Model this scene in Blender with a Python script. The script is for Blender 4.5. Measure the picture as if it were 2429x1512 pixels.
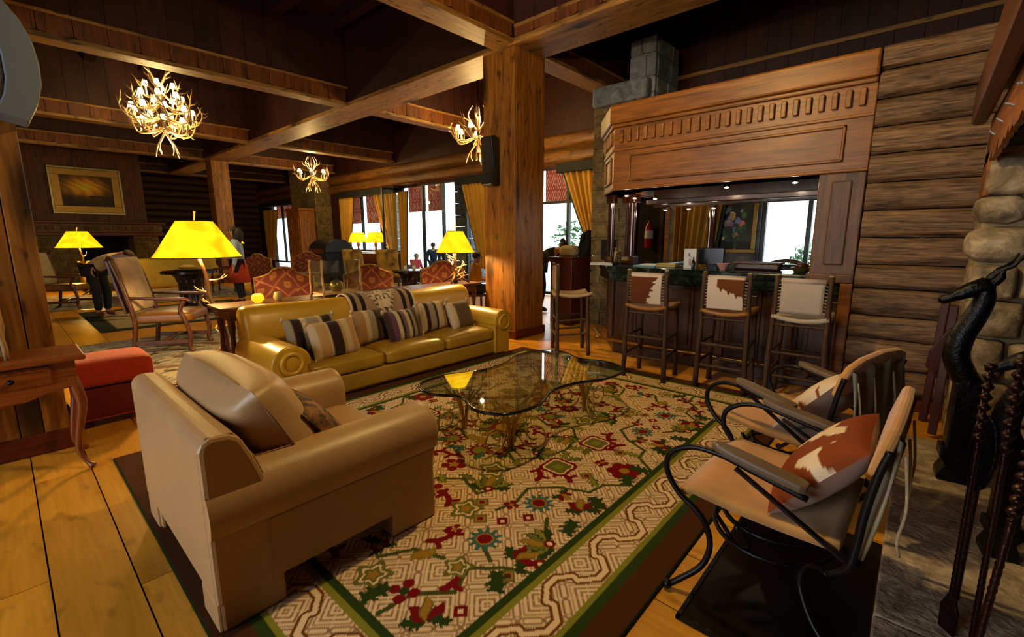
import bpy, bmesh, math, random
import numpy as np
from mathutils import Vector, Matrix
random.seed(7); np.random.seed(7)
for o in list(bpy.data.objects): bpy.data.objects.remove(o)
SC = bpy.context.scene; COL = SC.collection
PI = math.pi; R = math.radians

# ---------------------------------------------------------------- camera
cam = bpy.data.cameras.new('camera'); cam.sensor_width = 36.0; cam.lens = 1081.83/2429*36.0
cam.clip_start = 0.02; cam.clip_end = 200
CAM = bpy.data.objects.new('camera', cam); COL.objects.link(CAM); SC.camera = CAM
yaw, pit, rol = 0.839999, 0.175493, 0.002737
fw = Vector((math.sin(yaw)*math.cos(pit), math.cos(yaw)*math.cos(pit), -math.sin(pit)))
rt = Vector((math.cos(yaw), -math.sin(yaw), 0)); dn = fw.cross(rt)
rx = math.cos(rol)*rt + math.sin(rol)*dn; ry = -math.sin(rol)*rt + math.cos(rol)*dn
CAM.matrix_world = Matrix(((rx.x, -ry.x, -fw.x, 0), (rx.y, -ry.y, -fw.y, 0), (rx.z, -ry.z, -fw.z, 1.45), (0, 0, 0, 1)))
# ---------------------------------------------------------------- world, exposure
W = bpy.data.worlds.new('sky'); SC.world = W; W.use_nodes = True
bg = W.node_tree.nodes['Background']; bg.inputs[0].default_value = (0.80, 0.93, 1.0, 1); bg.inputs[1].default_value = 3.2
SC.view_settings.view_transform = 'Standard'; SC.view_settings.look = 'None'
SC.view_settings.exposure = 0.15; SC.view_settings.gamma = 1.0; SC.view_settings.use_curve_mapping = False
SC.cycles.use_denoising = True; SC.cycles.max_bounces = 6; SC.cycles.diffuse_bounces = 3; SC.cycles.glossy_bounces = 3; SC.cycles.transparent_max_bounces = 10
SC.cycles.use_adaptive_sampling = True; SC.cycles.adaptive_threshold = 0.1
SC.cycles.caustics_reflective = False; SC.cycles.caustics_refractive = False
SC.cycles.sample_clamp_indirect = 6.0
LAMP_W = 1.0
def light(name, kind, loc, power, color, size=0.1, rot=(0, 0, 0), sizey=None, parent=None, portal=False):
    l = bpy.data.lights.new(name, kind); l.energy = power; l.color = color
    if kind == 'AREA':
        l.size = size
        if sizey: l.shape = 'RECTANGLE'; l.size_y = sizey
        if portal: l.cycles.is_portal = True
    else: l.shadow_soft_size = size
    o = bpy.data.objects.new(name, l); COL.objects.link(o); o.location = loc; o.rotation_euler = rot
    if parent: o.parent = parent
    return o
WARM = (1.0, 0.66, 0.24)
DAY = (0.75, 0.88, 1.0)
# daylight through the windows: portals on the window wall, and neutral daylight added at an unseen left window
for y_, z_, h_, w_ in ((12.8, 1.6, 3.2, 8.4), (6.3, 1.6, 3.2, 2.0), (1.7, 1.5, 1.4, 1.3)):
    light('daylight_portal', 'AREA', (9.6, y_, z_), 1, DAY, h_, (0, R(90), 0), w_, portal=True)
light('added_left_daylight', 'AREA', (-4.6, 3.0, 2.0), 120, (1.0, 0.95, 0.92), 2.6, (0, R(-90), 0), 3.2)

# ---------------------------------------------------------------- colour and materials
def S(h, a=1.0):
    h = h.lstrip('#'); c = [int(h[i:i+2], 16)/255 for i in (0, 2, 4)]
    return tuple([(x/12.92 if x <= .04045 else ((x+.055)/1.055)**2.4) for x in c] + [a])
MATS = {}
def newmat(name):
    m = bpy.data.materials.new(name); m.use_nodes = True; MATS[name] = m
    nt = m.node_tree; return m, nt, nt.nodes['Principled BSDF']
def N(nt, t, **kw):
    n = nt.nodes.new(t)
    for k, v in kw.items():
        if k.startswith('i'):
            key = k[1:]; key = int(key) if key.isdigit() else key.replace('_', ' ')
            n.inputs[key].default_value = v
        else: setattr(n, k, v)
    return n
def ramp(nt, stops):
    r = nt.nodes.new('ShaderNodeValToRGB'); e = r.color_ramp.elements
    while len(e) < len(stops): e.new(0.5)
    for el, (p, c) in zip(e, stops): el.position = p; el.color = c
    return r
def plain(name, col, rough=.5, metal=0, spec=.5, noise=0, nscale=8, bump=0, bscale=60, coat=0, sheen=0, axis=None, rnd=0):
    if name in MATS: return MATS[name]
    m, nt, b = newmat(name); L = nt.links
    c = S(col) if isinstance(col, str) else col
    b.inputs['Base Color'].default_value = c; b.inputs['Roughness'].default_value = rough
    b.inputs['Metallic'].default_value = metal; b.inputs['Specular IOR Level'].default_value = spec
    b.inputs['Coat Weight'].default_value = coat
    if sheen: b.inputs['Sheen Weight'].default_value = sheen
    tc = N(nt, 'ShaderNodeTexCoord'); mp = N(nt, 'ShaderNodeMapping')
    if axis: mp.inputs['Scale'].default_value = axis
    L.new(tc.outputs['Object'], mp.inputs[0])
    if noise:
        nz = N(nt, 'ShaderNodeTexNoise', iScale=nscale, iDetail=5.0, iRoughness=.6); L.new(mp.outputs[0], nz.inputs['Vector'])
        rp = ramp(nt, [(.3, tuple(x*(1-noise) for x in c[:3])+(1,)), (.7, tuple(min(1, x*(1+noise*.6)) for x in c[:3])+(1,))])
        L.new(nz.outputs[0], rp.inputs[0]); out = rp.outputs[0]
        if rnd:
            oi = N(nt, 'ShaderNodeObjectInfo'); h = N(nt, 'ShaderNodeHueSaturation'); mr = N(nt, 'ShaderNodeMapRange')
            mr.inputs[3].default_value = 1-rnd; mr.inputs[4].default_value = 1+rnd
            L.new(oi.outputs['Random'], mr.inputs[0]); L.new(mr.outputs[0], h.inputs['Value']); L.new(out, h.inputs['Color']); out = h.outputs[0]
        L.new(out, b.inputs['Base Color'])
    if bump:
        nz2 = N(nt, 'ShaderNodeTexNoise', iScale=bscale, iDetail=4.0); L.new(mp.outputs[0], nz2.inputs['Vector'])
        bp = N(nt, 'ShaderNodeBump', iStrength=bump, iDistance=.02); L.new(nz2.outputs[0], bp.inputs['Height']); L.new(bp.outputs[0], b.inputs['Normal'])
    return m
def wood(name, dark, light_, ax='z', scale=1.0, rough=.45, knots=.5, bump=.15, rnd=.18, spec=.4, contrast=1.0, fleck=0.0):
    """plank wood: grain stretched along ax, knots, a different tone on every piece"""
    if name in MATS: return MATS[name]
    m, nt, b = newmat(name); L = nt.links; b.inputs['Roughness'].default_value = rough; b.inputs['Specular IOR Level'].default_value = spec
    tc = N(nt, 'ShaderNodeTexCoord'); mp = N(nt, 'ShaderNodeMapping'); oi = N(nt, 'ShaderNodeObjectInfo')
    s = {'x': (.07, 1, 1), 'y': (1, .07, 1), 'z': (1, 1, .07)}[ax]
    mp.inputs['Scale'].default_value = tuple(k*scale*9 for k in s)
    ad = N(nt, 'ShaderNodeVectorMath', operation='ADD'); sc = N(nt, 'ShaderNodeVectorMath', operation='SCALE'); sc.inputs['Scale'].default_value = 37.0
    cb = N(nt, 'ShaderNodeCombineXYZ'); L.new(oi.outputs['Random'], cb.inputs[0]); L.new(oi.outputs['Random'], cb.inputs[1]); L.new(oi.outputs['Random'], cb.inputs[2])
    L.new(cb.outputs[0], sc.inputs[0]); L.new(tc.outputs['Object'], ad.inputs[0]); L.new(sc.outputs[0], ad.inputs[1]); L.new(ad.outputs[0], mp.inputs[0])
    n1 = N(nt, 'ShaderNodeTexNoise', iScale=2.2, iDetail=4.0, iRoughness=.65, iDistortion=.8); L.new(mp.outputs[0], n1.inputs['Vector'])
    n2 = N(nt, 'ShaderNodeTexNoise', iScale=9.0, iDetail=1.0); L.new(mp.outputs[0], n2.inputs['Vector'])
    mx = N(nt, 'ShaderNodeMix', data_type='FLOAT'); mx.inputs[0].default_value = .35; L.new(n1.outputs[0], mx.inputs[2]); L.new(n2.outputs[0], mx.inputs[3])
    d, l = S(dark), S(light_); w = .17/contrast
    rp = ramp(nt, [(.5-w, d), (.5+w, l)]); L.new(mx.outputs[0], rp.inputs[0])
    mp2 = N(nt, 'ShaderNodeMapping'); mp2.inputs['Scale'].default_value = tuple((k**.45)*scale*4 for k in s); L.new(ad.outputs[0], mp2.inputs[0])
    vo = N(nt, 'ShaderNodeTexVoronoi', iScale=1.0); L.new(mp2.outputs[0], vo.inputs['Vector'])
    kr = ramp(nt, [(.1, (.05, .03, .02, 1)), (.3, (1, 1, 1, 1))]); L.new(vo.outputs['Distance'], kr.inputs[0])
    mk = N(nt, 'ShaderNodeMix', data_type='RGBA', blend_type='MULTIPLY'); mk.inputs[0].default_value = knots
    L.new(rp.outputs[0], mk.inputs[6]); L.new(kr.outputs[0], mk.inputs[7])
    if fleck:   # small dark knots and checks, longer along the grain
        mp3 = N(nt, 'ShaderNodeMapping'); mp3.inputs['Scale'].default_value = tuple((.4 if k < .5 else 1.0)*13 for k in s); L.new(ad.outputs[0], mp3.inputs[0])
        nf = N(nt, 'ShaderNodeTexNoise', iScale=1.0, iDetail=2.0, iRoughness=.5); L.new(mp3.outputs[0], nf.inputs['Vector'])
        fr_ = ramp(nt, [(.60, (1, 1, 1, 1)), (.70, (.12, .08, .06, 1))]); L.new(nf.outputs[0], fr_.inputs[0])
        mf_ = N(nt, 'ShaderNodeMix', data_type='RGBA', blend_type='MULTIPLY'); mf_.inputs[0].default_value = fleck; L.new(mk.outputs[2], mf_.inputs[6]); L.new(fr_.outputs[0], mf_.inputs[7]); mk = mf_
    h = N(nt, 'ShaderNodeHueSaturation'); mr = N(nt, 'ShaderNodeMapRange'); mr.inputs[3].default_value = 1-rnd; mr.inputs[4].default_value = 1+rnd
    L.new(oi.outputs['Random'], mr.inputs[0]); L.new(mr.outputs[0], h.inputs['Value']); L.new(mk.outputs[2], h.inputs['Color']); L.new(h.outputs[0], b.inputs['Base Color'])
    if bump < .3: return m
    bp = N(nt, 'ShaderNodeBump', iStrength=bump, iDistance=.01); L.new(mx.outputs[0], bp.inputs['Height']); L.new(bp.outputs[0], b.inputs['Normal'])
    return m
def painted(name, rough=.8, bump=.2, bscale=250, sheen=0, spec=.3):
    """colour comes from the mesh's own pattern attribute (woven or printed pattern)"""
    if name in MATS: return MATS[name]
    m, nt, b = newmat(name); L = nt.links
    a = N(nt, 'ShaderNodeAttribute', attribute_name='pattern'); L.new(a.outputs['Color'], b.inputs['Base Color'])
    b.inputs['Roughness'].default_value = rough; b.inputs['Specular IOR Level'].default_value = spec
    if sheen: b.inputs['Sheen Weight'].default_value = sheen
    tc = N(nt, 'ShaderNodeTexCoord'); nz = N(nt, 'ShaderNodeTexNoise', iScale=bscale, iDetail=2.0); L.new(tc.outputs['Object'], nz.inputs['Vector'])
    bp = N(nt, 'ShaderNodeBump', iStrength=bump, iDistance=.01); L.new(nz.outputs[0], bp.inputs['Height']); L.new(bp.outputs[0], b.inputs['Normal'])
    return m
def emis(name, col, strength, col2=None, scale=6):
    if name in MATS: return MATS[name]
    m, nt, b = newmat(name); L = nt.links
    b.inputs['Base Color'].default_value = S(col); b.inputs['Roughness'].default_value = .8; b.inputs['Emission Strength'].default_value = strength
    b.inputs['Emission Color'].default_value = S(col)
    if name in ('bulb_warm', 'glow_amber', 'shade_small'): m.cycles.emission_sampling = 'NONE'   # the lamp's own light object carries the light
    if col2:
        tc = N(nt, 'ShaderNodeTexCoord'); nz = N(nt, 'ShaderNodeTexNoise', iScale=scale, iDetail=6.0, iDistortion=1.5); L.new(tc.outputs['Object'], nz.inputs['Vector'])
        rp = ramp(nt, [(.35, S(col2)), (.6, S(col))]); L.new(nz.outputs[0], rp.inputs[0]); L.new(rp.outputs[0], b.inputs['Emission Color'])
    return m
def hide(name, a, b_, scale=3.0, seed=0.0, edge=.03, thr=.5, rough=.75):
    """cow hide: large blotches of two colours with a crisp furry edge"""
    if name in MATS: return MATS[name]
    m, nt, b = newmat(name); L = nt.links; b.inputs['Roughness'].default_value = rough
    tc = N(nt, 'ShaderNodeTexCoord'); mp = N(nt, 'ShaderNodeMapping'); mp.inputs['Location'].default_value = (seed, seed*.7, seed*1.3)
    L.new(tc.outputs['Object'], mp.inputs[0])
    nz = N(nt, 'ShaderNodeTexNoise', iScale=scale, iDetail=3.0, iRoughness=.55, iDistortion=.4); L.new(mp.outputs[0], nz.inputs['Vector'])
    rp = ramp(nt, [(thr-edge, S(a)), (thr+edge, S(b_))]); L.new(nz.outputs[0], rp.inputs[0])
    n2 = N(nt, 'ShaderNodeTexNoise', iScale=120.0, iDetail=2.0); L.new(mp.outputs[0], n2.inputs['Vector'])
    mk = N(nt, 'ShaderNodeMix', data_type='RGBA', blend_type='MULTIPLY'); mk.inputs[0].default_value = .35
    r2 = ramp(nt, [(.3, (.6, .6, .6, 1)), (.6, (1, 1, 1, 1))]); L.new(n2.outputs[0], r2.inputs[0])
    L.new(rp.outputs[0], mk.inputs[6]); L.new(r2.outputs[0], mk.inputs[7]); L.new(mk.outputs[2], b.inputs['Base Color'])
    return m
def stone(name, a, b_, c, scale=7, bump=.8, rough=.85, rnd=.2):
    if name in MATS: return MATS[name]
    m, nt, b = newmat(name); L = nt.links; b.inputs['Roughness'].default_value = rough; b.inputs['Specular IOR Level'].default_value = .25
    tc = N(nt, 'ShaderNodeTexCoord'); oi = N(nt, 'ShaderNodeObjectInfo')
    nz = N(nt, 'ShaderNodeTexNoise', iScale=scale, iDetail=6.0, iRoughness=.68, iDistortion=.6); L.new(tc.outputs['Object'], nz.inputs['Vector'])
    rp = ramp(nt, [(.3, S(a)), (.5, S(b_)), (.68, S(c))]); L.new(nz.outputs[0], rp.inputs[0])
    h = N(nt, 'ShaderNodeHueSaturation'); mr = N(nt, 'ShaderNodeMapRange'); mr.inputs[3].default_value = 1-rnd; mr.inputs[4].default_value = 1+rnd
    L.new(oi.outputs['Random'], mr.inputs[0]); L.new(mr.outputs[0], h.inputs['Value']); L.new(rp.outputs[0], h.inputs['Color']); L.new(h.outputs[0], b.inputs['Base Color'])
    n2 = N(nt, 'ShaderNodeTexNoise', iScale=scale*4, iDetail=3.0); L.new(tc.outputs['Object'], n2.inputs['Vector'])
    bp = N(nt, 'ShaderNodeBump', iStrength=bump, iDistance=.02); L.new(n2.outputs[0], bp.inputs['Height']); L.new(bp.outputs[0], b.inputs['Normal'])
    return m
def pane_glass(name, tint=(.95, 1, .98), refl=1.0):
    if name in MATS: return MATS[name]
    m, nt, b = newmat(name); L = nt.links; nt.nodes.remove(b); out = nt.nodes['Material Output']
    t = N(nt, 'ShaderNodeBsdfTransparent'); t.inputs[0].default_value = tint+(1,)
    g = N(nt, 'ShaderNodeBsdfGlossy'); g.inputs['Roughness'].default_value = .01; g.inputs[0].default_value = (.9, 1, .95, 1)
    fr = N(nt, 'ShaderNodeFresnel'); ge = N(nt, 'ShaderNodeNewGeometry'); io = N(nt, 'ShaderNodeMix', data_type='FLOAT'); io.inputs[2].default_value = 1.5; io.inputs[3].default_value = 1/1.5
    L.new(ge.outputs['Backfacing'], io.inputs[0]); L.new(io.outputs[0], fr.inputs[0])
    mu = N(nt, 'ShaderNodeMath', operation='MULTIPLY', use_clamp=True); mu.inputs[1].default_value = refl; L.new(fr.outputs[0], mu.inputs[0])
    mx = N(nt, 'ShaderNodeMixShader'); L.new(mu.outputs[0], mx.inputs[0]); L.new(t.outputs[0], mx.inputs[1]); L.new(g.outputs[0], mx.inputs[2]); L.new(mx.outputs[0], out.inputs[0])
    return m

# ---------------------------------------------------------------- mesh helpers
def V3(*a): return Vector(a)
class MB:
    def __init__(s): s.v = []; s.f = []; s.c = []
    def add(s, vs, fs):
        n = len(s.v); s.v += [tuple(p) for p in vs]; s.f += [tuple(i+n for i in f) for f in fs]; return s
    def box(s, x0, x1, y0, y1, z0, z1, M=None):
        vs = [(x0, y0, z0), (x1, y0, z0), (x1, y1, z0), (x0, y1, z0), (x0, y0, z1), (x1, y0, z1), (x1, y1, z1), (x0, y1, z1)]
        if M is not None: vs = [tuple(M @ Vector(p)) for p in vs]
        return s.add(vs, [(0, 3, 2, 1), (4, 5, 6, 7), (0, 1, 5, 4), (1, 2, 6, 5), (2, 3, 7, 6), (3, 0, 4, 7)])
    def bar(s, a, b, w, h, up=(0, 0, 1)):
        a, b = Vector(a), Vector(b); d = (b-a); l = d.length; d.normalize(); u = Vector(up)
        x = d.cross(u)
        if x.length < 1e-4: x = d.cross(Vector((1, 0, 0)))
        x.normalize(); y = x.cross(d)
        M = Matrix(((x.x, d.x, y.x, a.x), (x.y, d.y, y.y, a.y), (x.z, d.z, y.z, a.z), (0, 0, 0, 1)))
        return s.box(-w/2, w/2, 0, l, -h/2, h/2, M)
    def tube(s, pts, rad, n=8, closed=False, flat=1.0):
        pts = [Vector(p) for p in pts]; k = len(pts)
        if not hasattr(rad, '__len__'): rad = [rad]*k
        vs = []; fs = []; up = None
        for i, p in enumerate(pts):
            if closed: t = pts[(i+1) % k]-pts[i-1]
            else: t = pts[min(i+1, k-1)]-pts[max(i-1, 0)]
            if t.length < 1e-9: t = Vector((0, 0, 1))
            t.normalize()
            if up is None:
                up = Vector((0, 0, 1)) if abs(t.z) < .9 else Vector((1, 0, 0))
            up = up - t*up.dot(t)
            if up.length < 1e-6: up = t.orthogonal()
            up.normalize(); side = t.cross(up)
            for j in range(n):
                a = 2*PI*j/n; vs.append(p+(up*math.cos(a)*flat+side*math.sin(a))*rad[i])
        rr = k if closed else k-1
        for i in range(rr):
            for j in range(n):
                a = i*n+j; b_ = i*n+(j+1) % n; c = ((i+1) % k)*n+(j+1) % n; d = ((i+1) % k)*n+j; fs.append((a, b_, c, d))
        if not closed: fs.append(tuple(range(n-1, -1, -1))); fs.append(tuple((k-1)*n+j for j in range(n)))
        return s.add(vs, fs)
    def lathe(s, prof, n=16, c=(0, 0, 0), sx=1, sy=1, phase=0, cap=True):
        vs = []; fs = []
        for r, z in prof:
            for j in range(n): a = 2*PI*j/n+phase; vs.append((c[0]+r*sx*math.cos(a), c[1]+r*sy*math.sin(a), c[2]+z))
        k = len(prof)
        for i in range(k-1):
            for j in range(n): fs.append((i*n+j, i*n+(j+1) % n, (i+1)*n+(j+1) % n, (i+1)*n+j))
        if cap: fs.append(tuple(range(n-1, -1, -1))); fs.append(tuple((k-1)*n+j for j in range(n)))
        return s.add(vs, fs)
    def prism(s, poly, a, b, plane='xy'):
        mk = {'xy': lambda u, v, w: (u, v, w), 'xz': lambda u, v, w: (u, w, v), 'yz': lambda u, v, w: (w, u, v)}[plane]
        n = len(poly); vs = [mk(u, v, a) for u, v in poly]+[mk(u, v, b) for u, v in poly]
        fs = [tuple(range(n-1, -1, -1)), tuple(range(n, 2*n))]+[(i, (i+1) % n, n+(i+1) % n, n+i) for i in range(n)]
        return s.add(vs, fs)
    def grid(s, fn, nu, nv, wrapu=False):
        vs = [fn(i/nu, j/nv) for j in range(nv+1) for i in range(nu+(0 if wrapu else 1))]; w = nu+(0 if wrapu else 1); fs = []
        for j in range(nv):
            for i in range(nu): a = j*w+i; b_ = j*w+(i+1) % w; fs.append((a, b_, b_+w, a+w))
        return s.add(vs, fs)
    def ell(s, c, r, n=12, m=8):
        prof = [(max(1e-4, math.sin(PI*i/m)), -math.cos(PI*i/m)) for i in range(m+1)]
        vs = []; fs = []
        for rr, z in prof:
            for j in range(n): a = 2*PI*j/n; vs.append((c[0]+rr*r[0]*math.cos(a), c[1]+rr*r[1]*math.sin(a), c[2]+z*r[2]))
        for i in range(m):
            for j in range(n): fs.append((i*n+j, i*n+(j+1) % n, (i+1)*n+(j+1) % n, (i+1)*n+j))
        return s.add(vs, fs)
    def pillow(s, w, h, t, M, nu=20, nv=20, p=2.6, pinch=.06):
        """soft cushion in its own xz plane (w along x, h along z), thickness t along y; returns per-vertex uv"""
        uv = []; vs = []; fs = []; n0 = nu+1
        for side in (1, -1):
            for j in range(nv+1):
                for i in range(nu+1):
                    u = i/nu*2-1; v = j/nv*2-1
                    e = (max(0, 1-abs(u)**p)*max(0, 1-abs(v)**p))**.5
                    k = 1-pinch*(1-abs(v)**2)*abs(u)**8; k2 = 1-pinch*(1-abs(u)**2)*abs(v)**8
                    vs.append(M @ Vector((u*w/2*k, side*t/2*e, v*h/2*k2))); uv.append((u, v, side))
        q = (nu+1)*(nv+1)
        for j in range(nv):
            for i in range(nu):
                a = j*n0+i; fs.append((a, a+1, a+1+n0, a+n0)); fs.append((q+a, q+a+n0, q+a+1+n0, q+a+1))
        s.add(vs, fs); s.uv = uv; return s
    def rbox(s, x0, x1, y0, y1, z0, z1, r=.04, puff=.0, n=10):
        """rounded, slightly puffed block (cushion)"""
        cx, cy, cz = (x0+x1)/2, (y0+y1)/2, (z0+z1)/2; hx, hy, hz = (x1-x0)/2, (y1-y0)/2, (z1-z0)/2
        bm = bmesh.new(); bmesh.ops.create_cube(bm, size=2); bmesh.ops.subdivide_edges(bm, edges=bm.edges[:], cuts=n-1, use_grid_fill=True)
        vs = []
        for v in bm.verts:
            q = Vector((v.co.x*hx, v.co.y*hy, v.co.z*hz)); c = Vector((max(-hx+r, min(hx-r, q.x)), max(-hy+r, min(hy-r, q.y)), max(-hz+r, min(hz-r, q.z))))
            d = q-c
            if d.length > 1e-6: q = c+d.normalized()*min(r, d.length) if d.length > r else q
            if abs(d.length) > 1e-6 and sum(abs(k) > 1e-6 for k in d) >= 2: q = c+d.normalized()*r
            ux, uy, uz = v.co
            q.z += puff*(1-ux*ux)*(1-uy*uy)*(1 if uz > 0 else -.3)*abs(uz)
            vs.append((cx+q.x, cy+q.y, cz+q.z))
        fs = [tuple(l.index for l in f.verts) for f in bm.faces]; bm.free()
        return s.add(vs, fs)
    def xf(s, M, start=0):
        s.v[start:] = [tuple(M @ Vector(p)) for p in s.v[start:]]; return s
    def build(s, name, mat, parent=None, smooth=False, bevel=0, w=False, sub=0, fix=True):
        vs = s.v
        if w and parent is not None:
            L = parent.location if parent.parent is None else parent.location+parent.parent.location
            if parent.type == 'MESH' and parent.parent is not None: L = parent.parent.location
            vs = [(a-L.x, b-L.y, c-L.z) for a, b, c in vs]
        me = bpy.data.meshes.new(name); me.from_pydata(vs, [], s.f)
        if fix:
            bm = bmesh.new(); bm.from_mesh(me); bmesh.ops.recalc_face_normals(bm, faces=bm.faces[:]); bm.to_mesh(me); bm.free()
        if mat: me.materials.append(MATS[mat] if isinstance(mat, str) else mat)
        o = bpy.data.objects.new(name, me); COL.objects.link(o)
        if parent: o.parent = parent
        if smooth:
            me.polygons.foreach_set('use_smooth', [True]*len(me.polygons))
            if smooth != 2: me.set_sharp_from_angle(angle=R(50))
        if bevel: b = o.modifiers.new('bevel', 'BEVEL'); b.width = bevel; b.segments = 2; b.limit_method = 'ANGLE'
        if sub: b = o.modifiers.new('subdivision', 'SUBSURF'); b.levels = sub; b.render_levels = sub
        return o
def paint(o, cols):
    at = o.data.color_attributes.new('pattern', 'FLOAT_COLOR', 'POINT')
    a = np.ones((len(o.data.vertices), 4), np.float32); a[:, :3] = np.asarray(cols, np.float32)[:, :3]; at.data.foreach_set('color', a.ravel())
def tag(o, label, cat, group=None, kind=None):
    o['label'] = label; o['category'] = cat
    if group: o['group'] = group
    if kind: o['kind'] = kind
    return o
def thing(name, label, cat, loc=(0, 0, 0), rz=0, group=None, kind=None):
    o = bpy.data.objects.new(name, None); COL.objects.link(o); o.location = loc; o.rotation_euler = (0, 0, rz); o.empty_display_size = .1
    return tag(o, label, cat, group, kind)
def dup(root, loc, rz=None, label=None, group=None):
    def cp(o, par):
        c = o.copy(); COL.objects.link(c); c.parent = par
        for ch in o.children: cp(ch, c)
        return c
    r = cp(root, None); r.location = loc
    if rz is not None: r.rotation_euler = (0, 0, rz)
    if label: r['label'] = label
    if group: r['group'] = group
    return r
def setpiece(name, mb, mat, label, cat, **kw):
    return tag(mb.build(name, mat, **kw), label, cat, kind='structure')
def spline(pts, n=8):
    pts = [Vector(p) for p in pts]; out = []
    for i in range(len(pts)-1):
        p0 = pts[max(i-1, 0)]; p1 = pts[i]; p2 = pts[i+1]; p3 = pts[min(i+2, len(pts)-1)]
        for k in range(n):
            t = k/n; out.append(.5*((2*p1)+(p2-p0)*t+(2*p0-5*p1+4*p2-p3)*t*t+(3*p1-p0-3*p2+p3)*t**3))
    out.append(pts[-1]); return out
def lerp(a, b, t): return a+(b-a)*t

# ================================================================ SETTING
wood('pine_floor', 'b4781a', 'e4a438', 'y', .8, .3, .3, .04, .12, .5, .6, fleck=0.35)
wood('beam_wood', '5a3a16', 'a87e40', 'y', .7, .5, .9, .25, .1, fleck=0.8)
wood('beam_wood_x', '5a3a16', 'a87e40', 'x', .7, .5, .9, .25, .1, fleck=0.8)
wood('post_wood', '54300e', 'a06a26', 'z', .6, .42, .95, .2, .08, fleck=0.75)
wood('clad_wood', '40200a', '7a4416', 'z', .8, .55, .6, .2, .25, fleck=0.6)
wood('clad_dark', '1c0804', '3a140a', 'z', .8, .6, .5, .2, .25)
wood('ceiling_wood', '180704', '34140a', 'x', .7, .6, .5, .2, .25)
wood('log_wood', '33251b', '967656', 'y', 1.3, .62, .4, .9, .14, .3, 1.15, fleck=0.45)
wood('log_far', '22140a', '55391e', 'x', .8, .62, .55, .6, .2, .3)
wood('lintel_wood', '4a2a0e', '8a5c22', 'y', .5, .5, .5, .4, .15, fleck=0.6)
stone('field_stone', '4d4234', '8a7a60', 'b6a78c', 6, .7)
stone('hearth_stone', '6e6054', '9c8c7a', 'c8b8a0', 9, .5, .8, .1)
stone('grey_stone', '4a5054', '6d7478', '8b9196', 6, .5)
stone('brick_stone', '3d3320', '6d5c3a', '8a7850', 8, .5)
plain('mortar', '9a8a62', .9, noise=.2)
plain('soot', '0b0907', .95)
plain('dark_frame', '10181c', .4)
plain('sub_floor', '2a1a08', .8)
plain('pale_log', '8a7448', .8, noise=.4)

# floor of wide pine planks running away to the left
floor = tag(MB().box(-4.5, 10, -1.5, 27, -.08, -.022).build('floor', 'sub_floor'), 'wide honey pine plank floor of the lounge', 'floor', kind='structure')
xs = [-4.5, -3.4, -2.3, -1.6, -1.1, -.65, -.34, -.035, .22, .55, .9, 1.25, 1.6, 1.95, 2.3, 2.65, 3.0, 3.35, 3.7, 4.05, 4.4, 4.75, 5.1, 5.45, 5.8, 6.2, 6.6, 7.0, 7.4, 7.8, 8.2, 8.6, 9.0, 9.5]
rj = random.Random(3)
for i in range(len(xs)-1):
    y = -1.5+rj.uniform(0, 1.5)
    ys = [-1.5, y]
    while ys[-1] < 26: ys.append(ys[-1]+rj.uniform(2.6, 4.6) if ys[-1] < 9 else ys[-1]+rj.uniform(5, 8))
    ys[-1] = 26.5
    if i == 8: ys = [-1.5, 1.05, 2.32, 6.3, 11, 18, 26.5]
    for a, b in zip(ys, ys[1:]):
        if b-a < .05: continue
        MB().box(xs[i]+.003, xs[i+1]-.003, a+.002, b-.002, -.022, 0).build('plank', 'pine_floor', floor, w=True)

# ceiling with dark purlins
ceil = setpiece('ceiling', MB().box(-4.5, 10, -1.5, 27, 5.3, 5.4), 'ceiling_wood', 'dark boarded ceiling above the beams', 'ceiling')
for k, x in enumerate(np.arange(-3.6, 9.4, .9)):
    if abs(x-5.1) < .5: continue
    MB().box(x-.09, x+.09, -1.4, 26.5, 5.12, 5.3).build('purlin', 'ceiling_wood', ceil, w=True)

ZB = 3.92
def scallop(w, h):   # board with a rounded lower end, in xz
    pts = [(-w/2, h), (w/2, h), (w/2, .03)]
    for k in range(1, 6): a = PI*k/6; pts.append((w/2*math.cos(a), .03-.03*math.sin(a)))
    pts.append((-w/2, .03)); return pts
BOARD = {}
def board_mesh(w, h, ax, kind):
    key = (round(w, 2), round(h, 2), ax, kind)
    if key not in BOARD:
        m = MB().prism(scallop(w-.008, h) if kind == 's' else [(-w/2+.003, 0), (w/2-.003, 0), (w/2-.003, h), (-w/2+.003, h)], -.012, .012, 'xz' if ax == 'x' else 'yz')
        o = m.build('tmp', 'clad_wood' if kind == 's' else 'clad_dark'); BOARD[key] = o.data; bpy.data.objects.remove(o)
    return BOARD[key]
def clad(parent, ax, a, b, pos, z, w, h, kind):
    n = max(1, round((b-a)/w)); w = (b-a)/n; me = board_mesh(w, h, ax, kind)
    for i in range(n):
        o = bpy.data.objects.new('plank', me); COL.objects.link(o); o.parent = parent
        c = a+(i+.5)*w; o.location = (c, pos, z) if ax == 'x' else (pos, c, z)
        o.location -= parent.location
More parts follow.
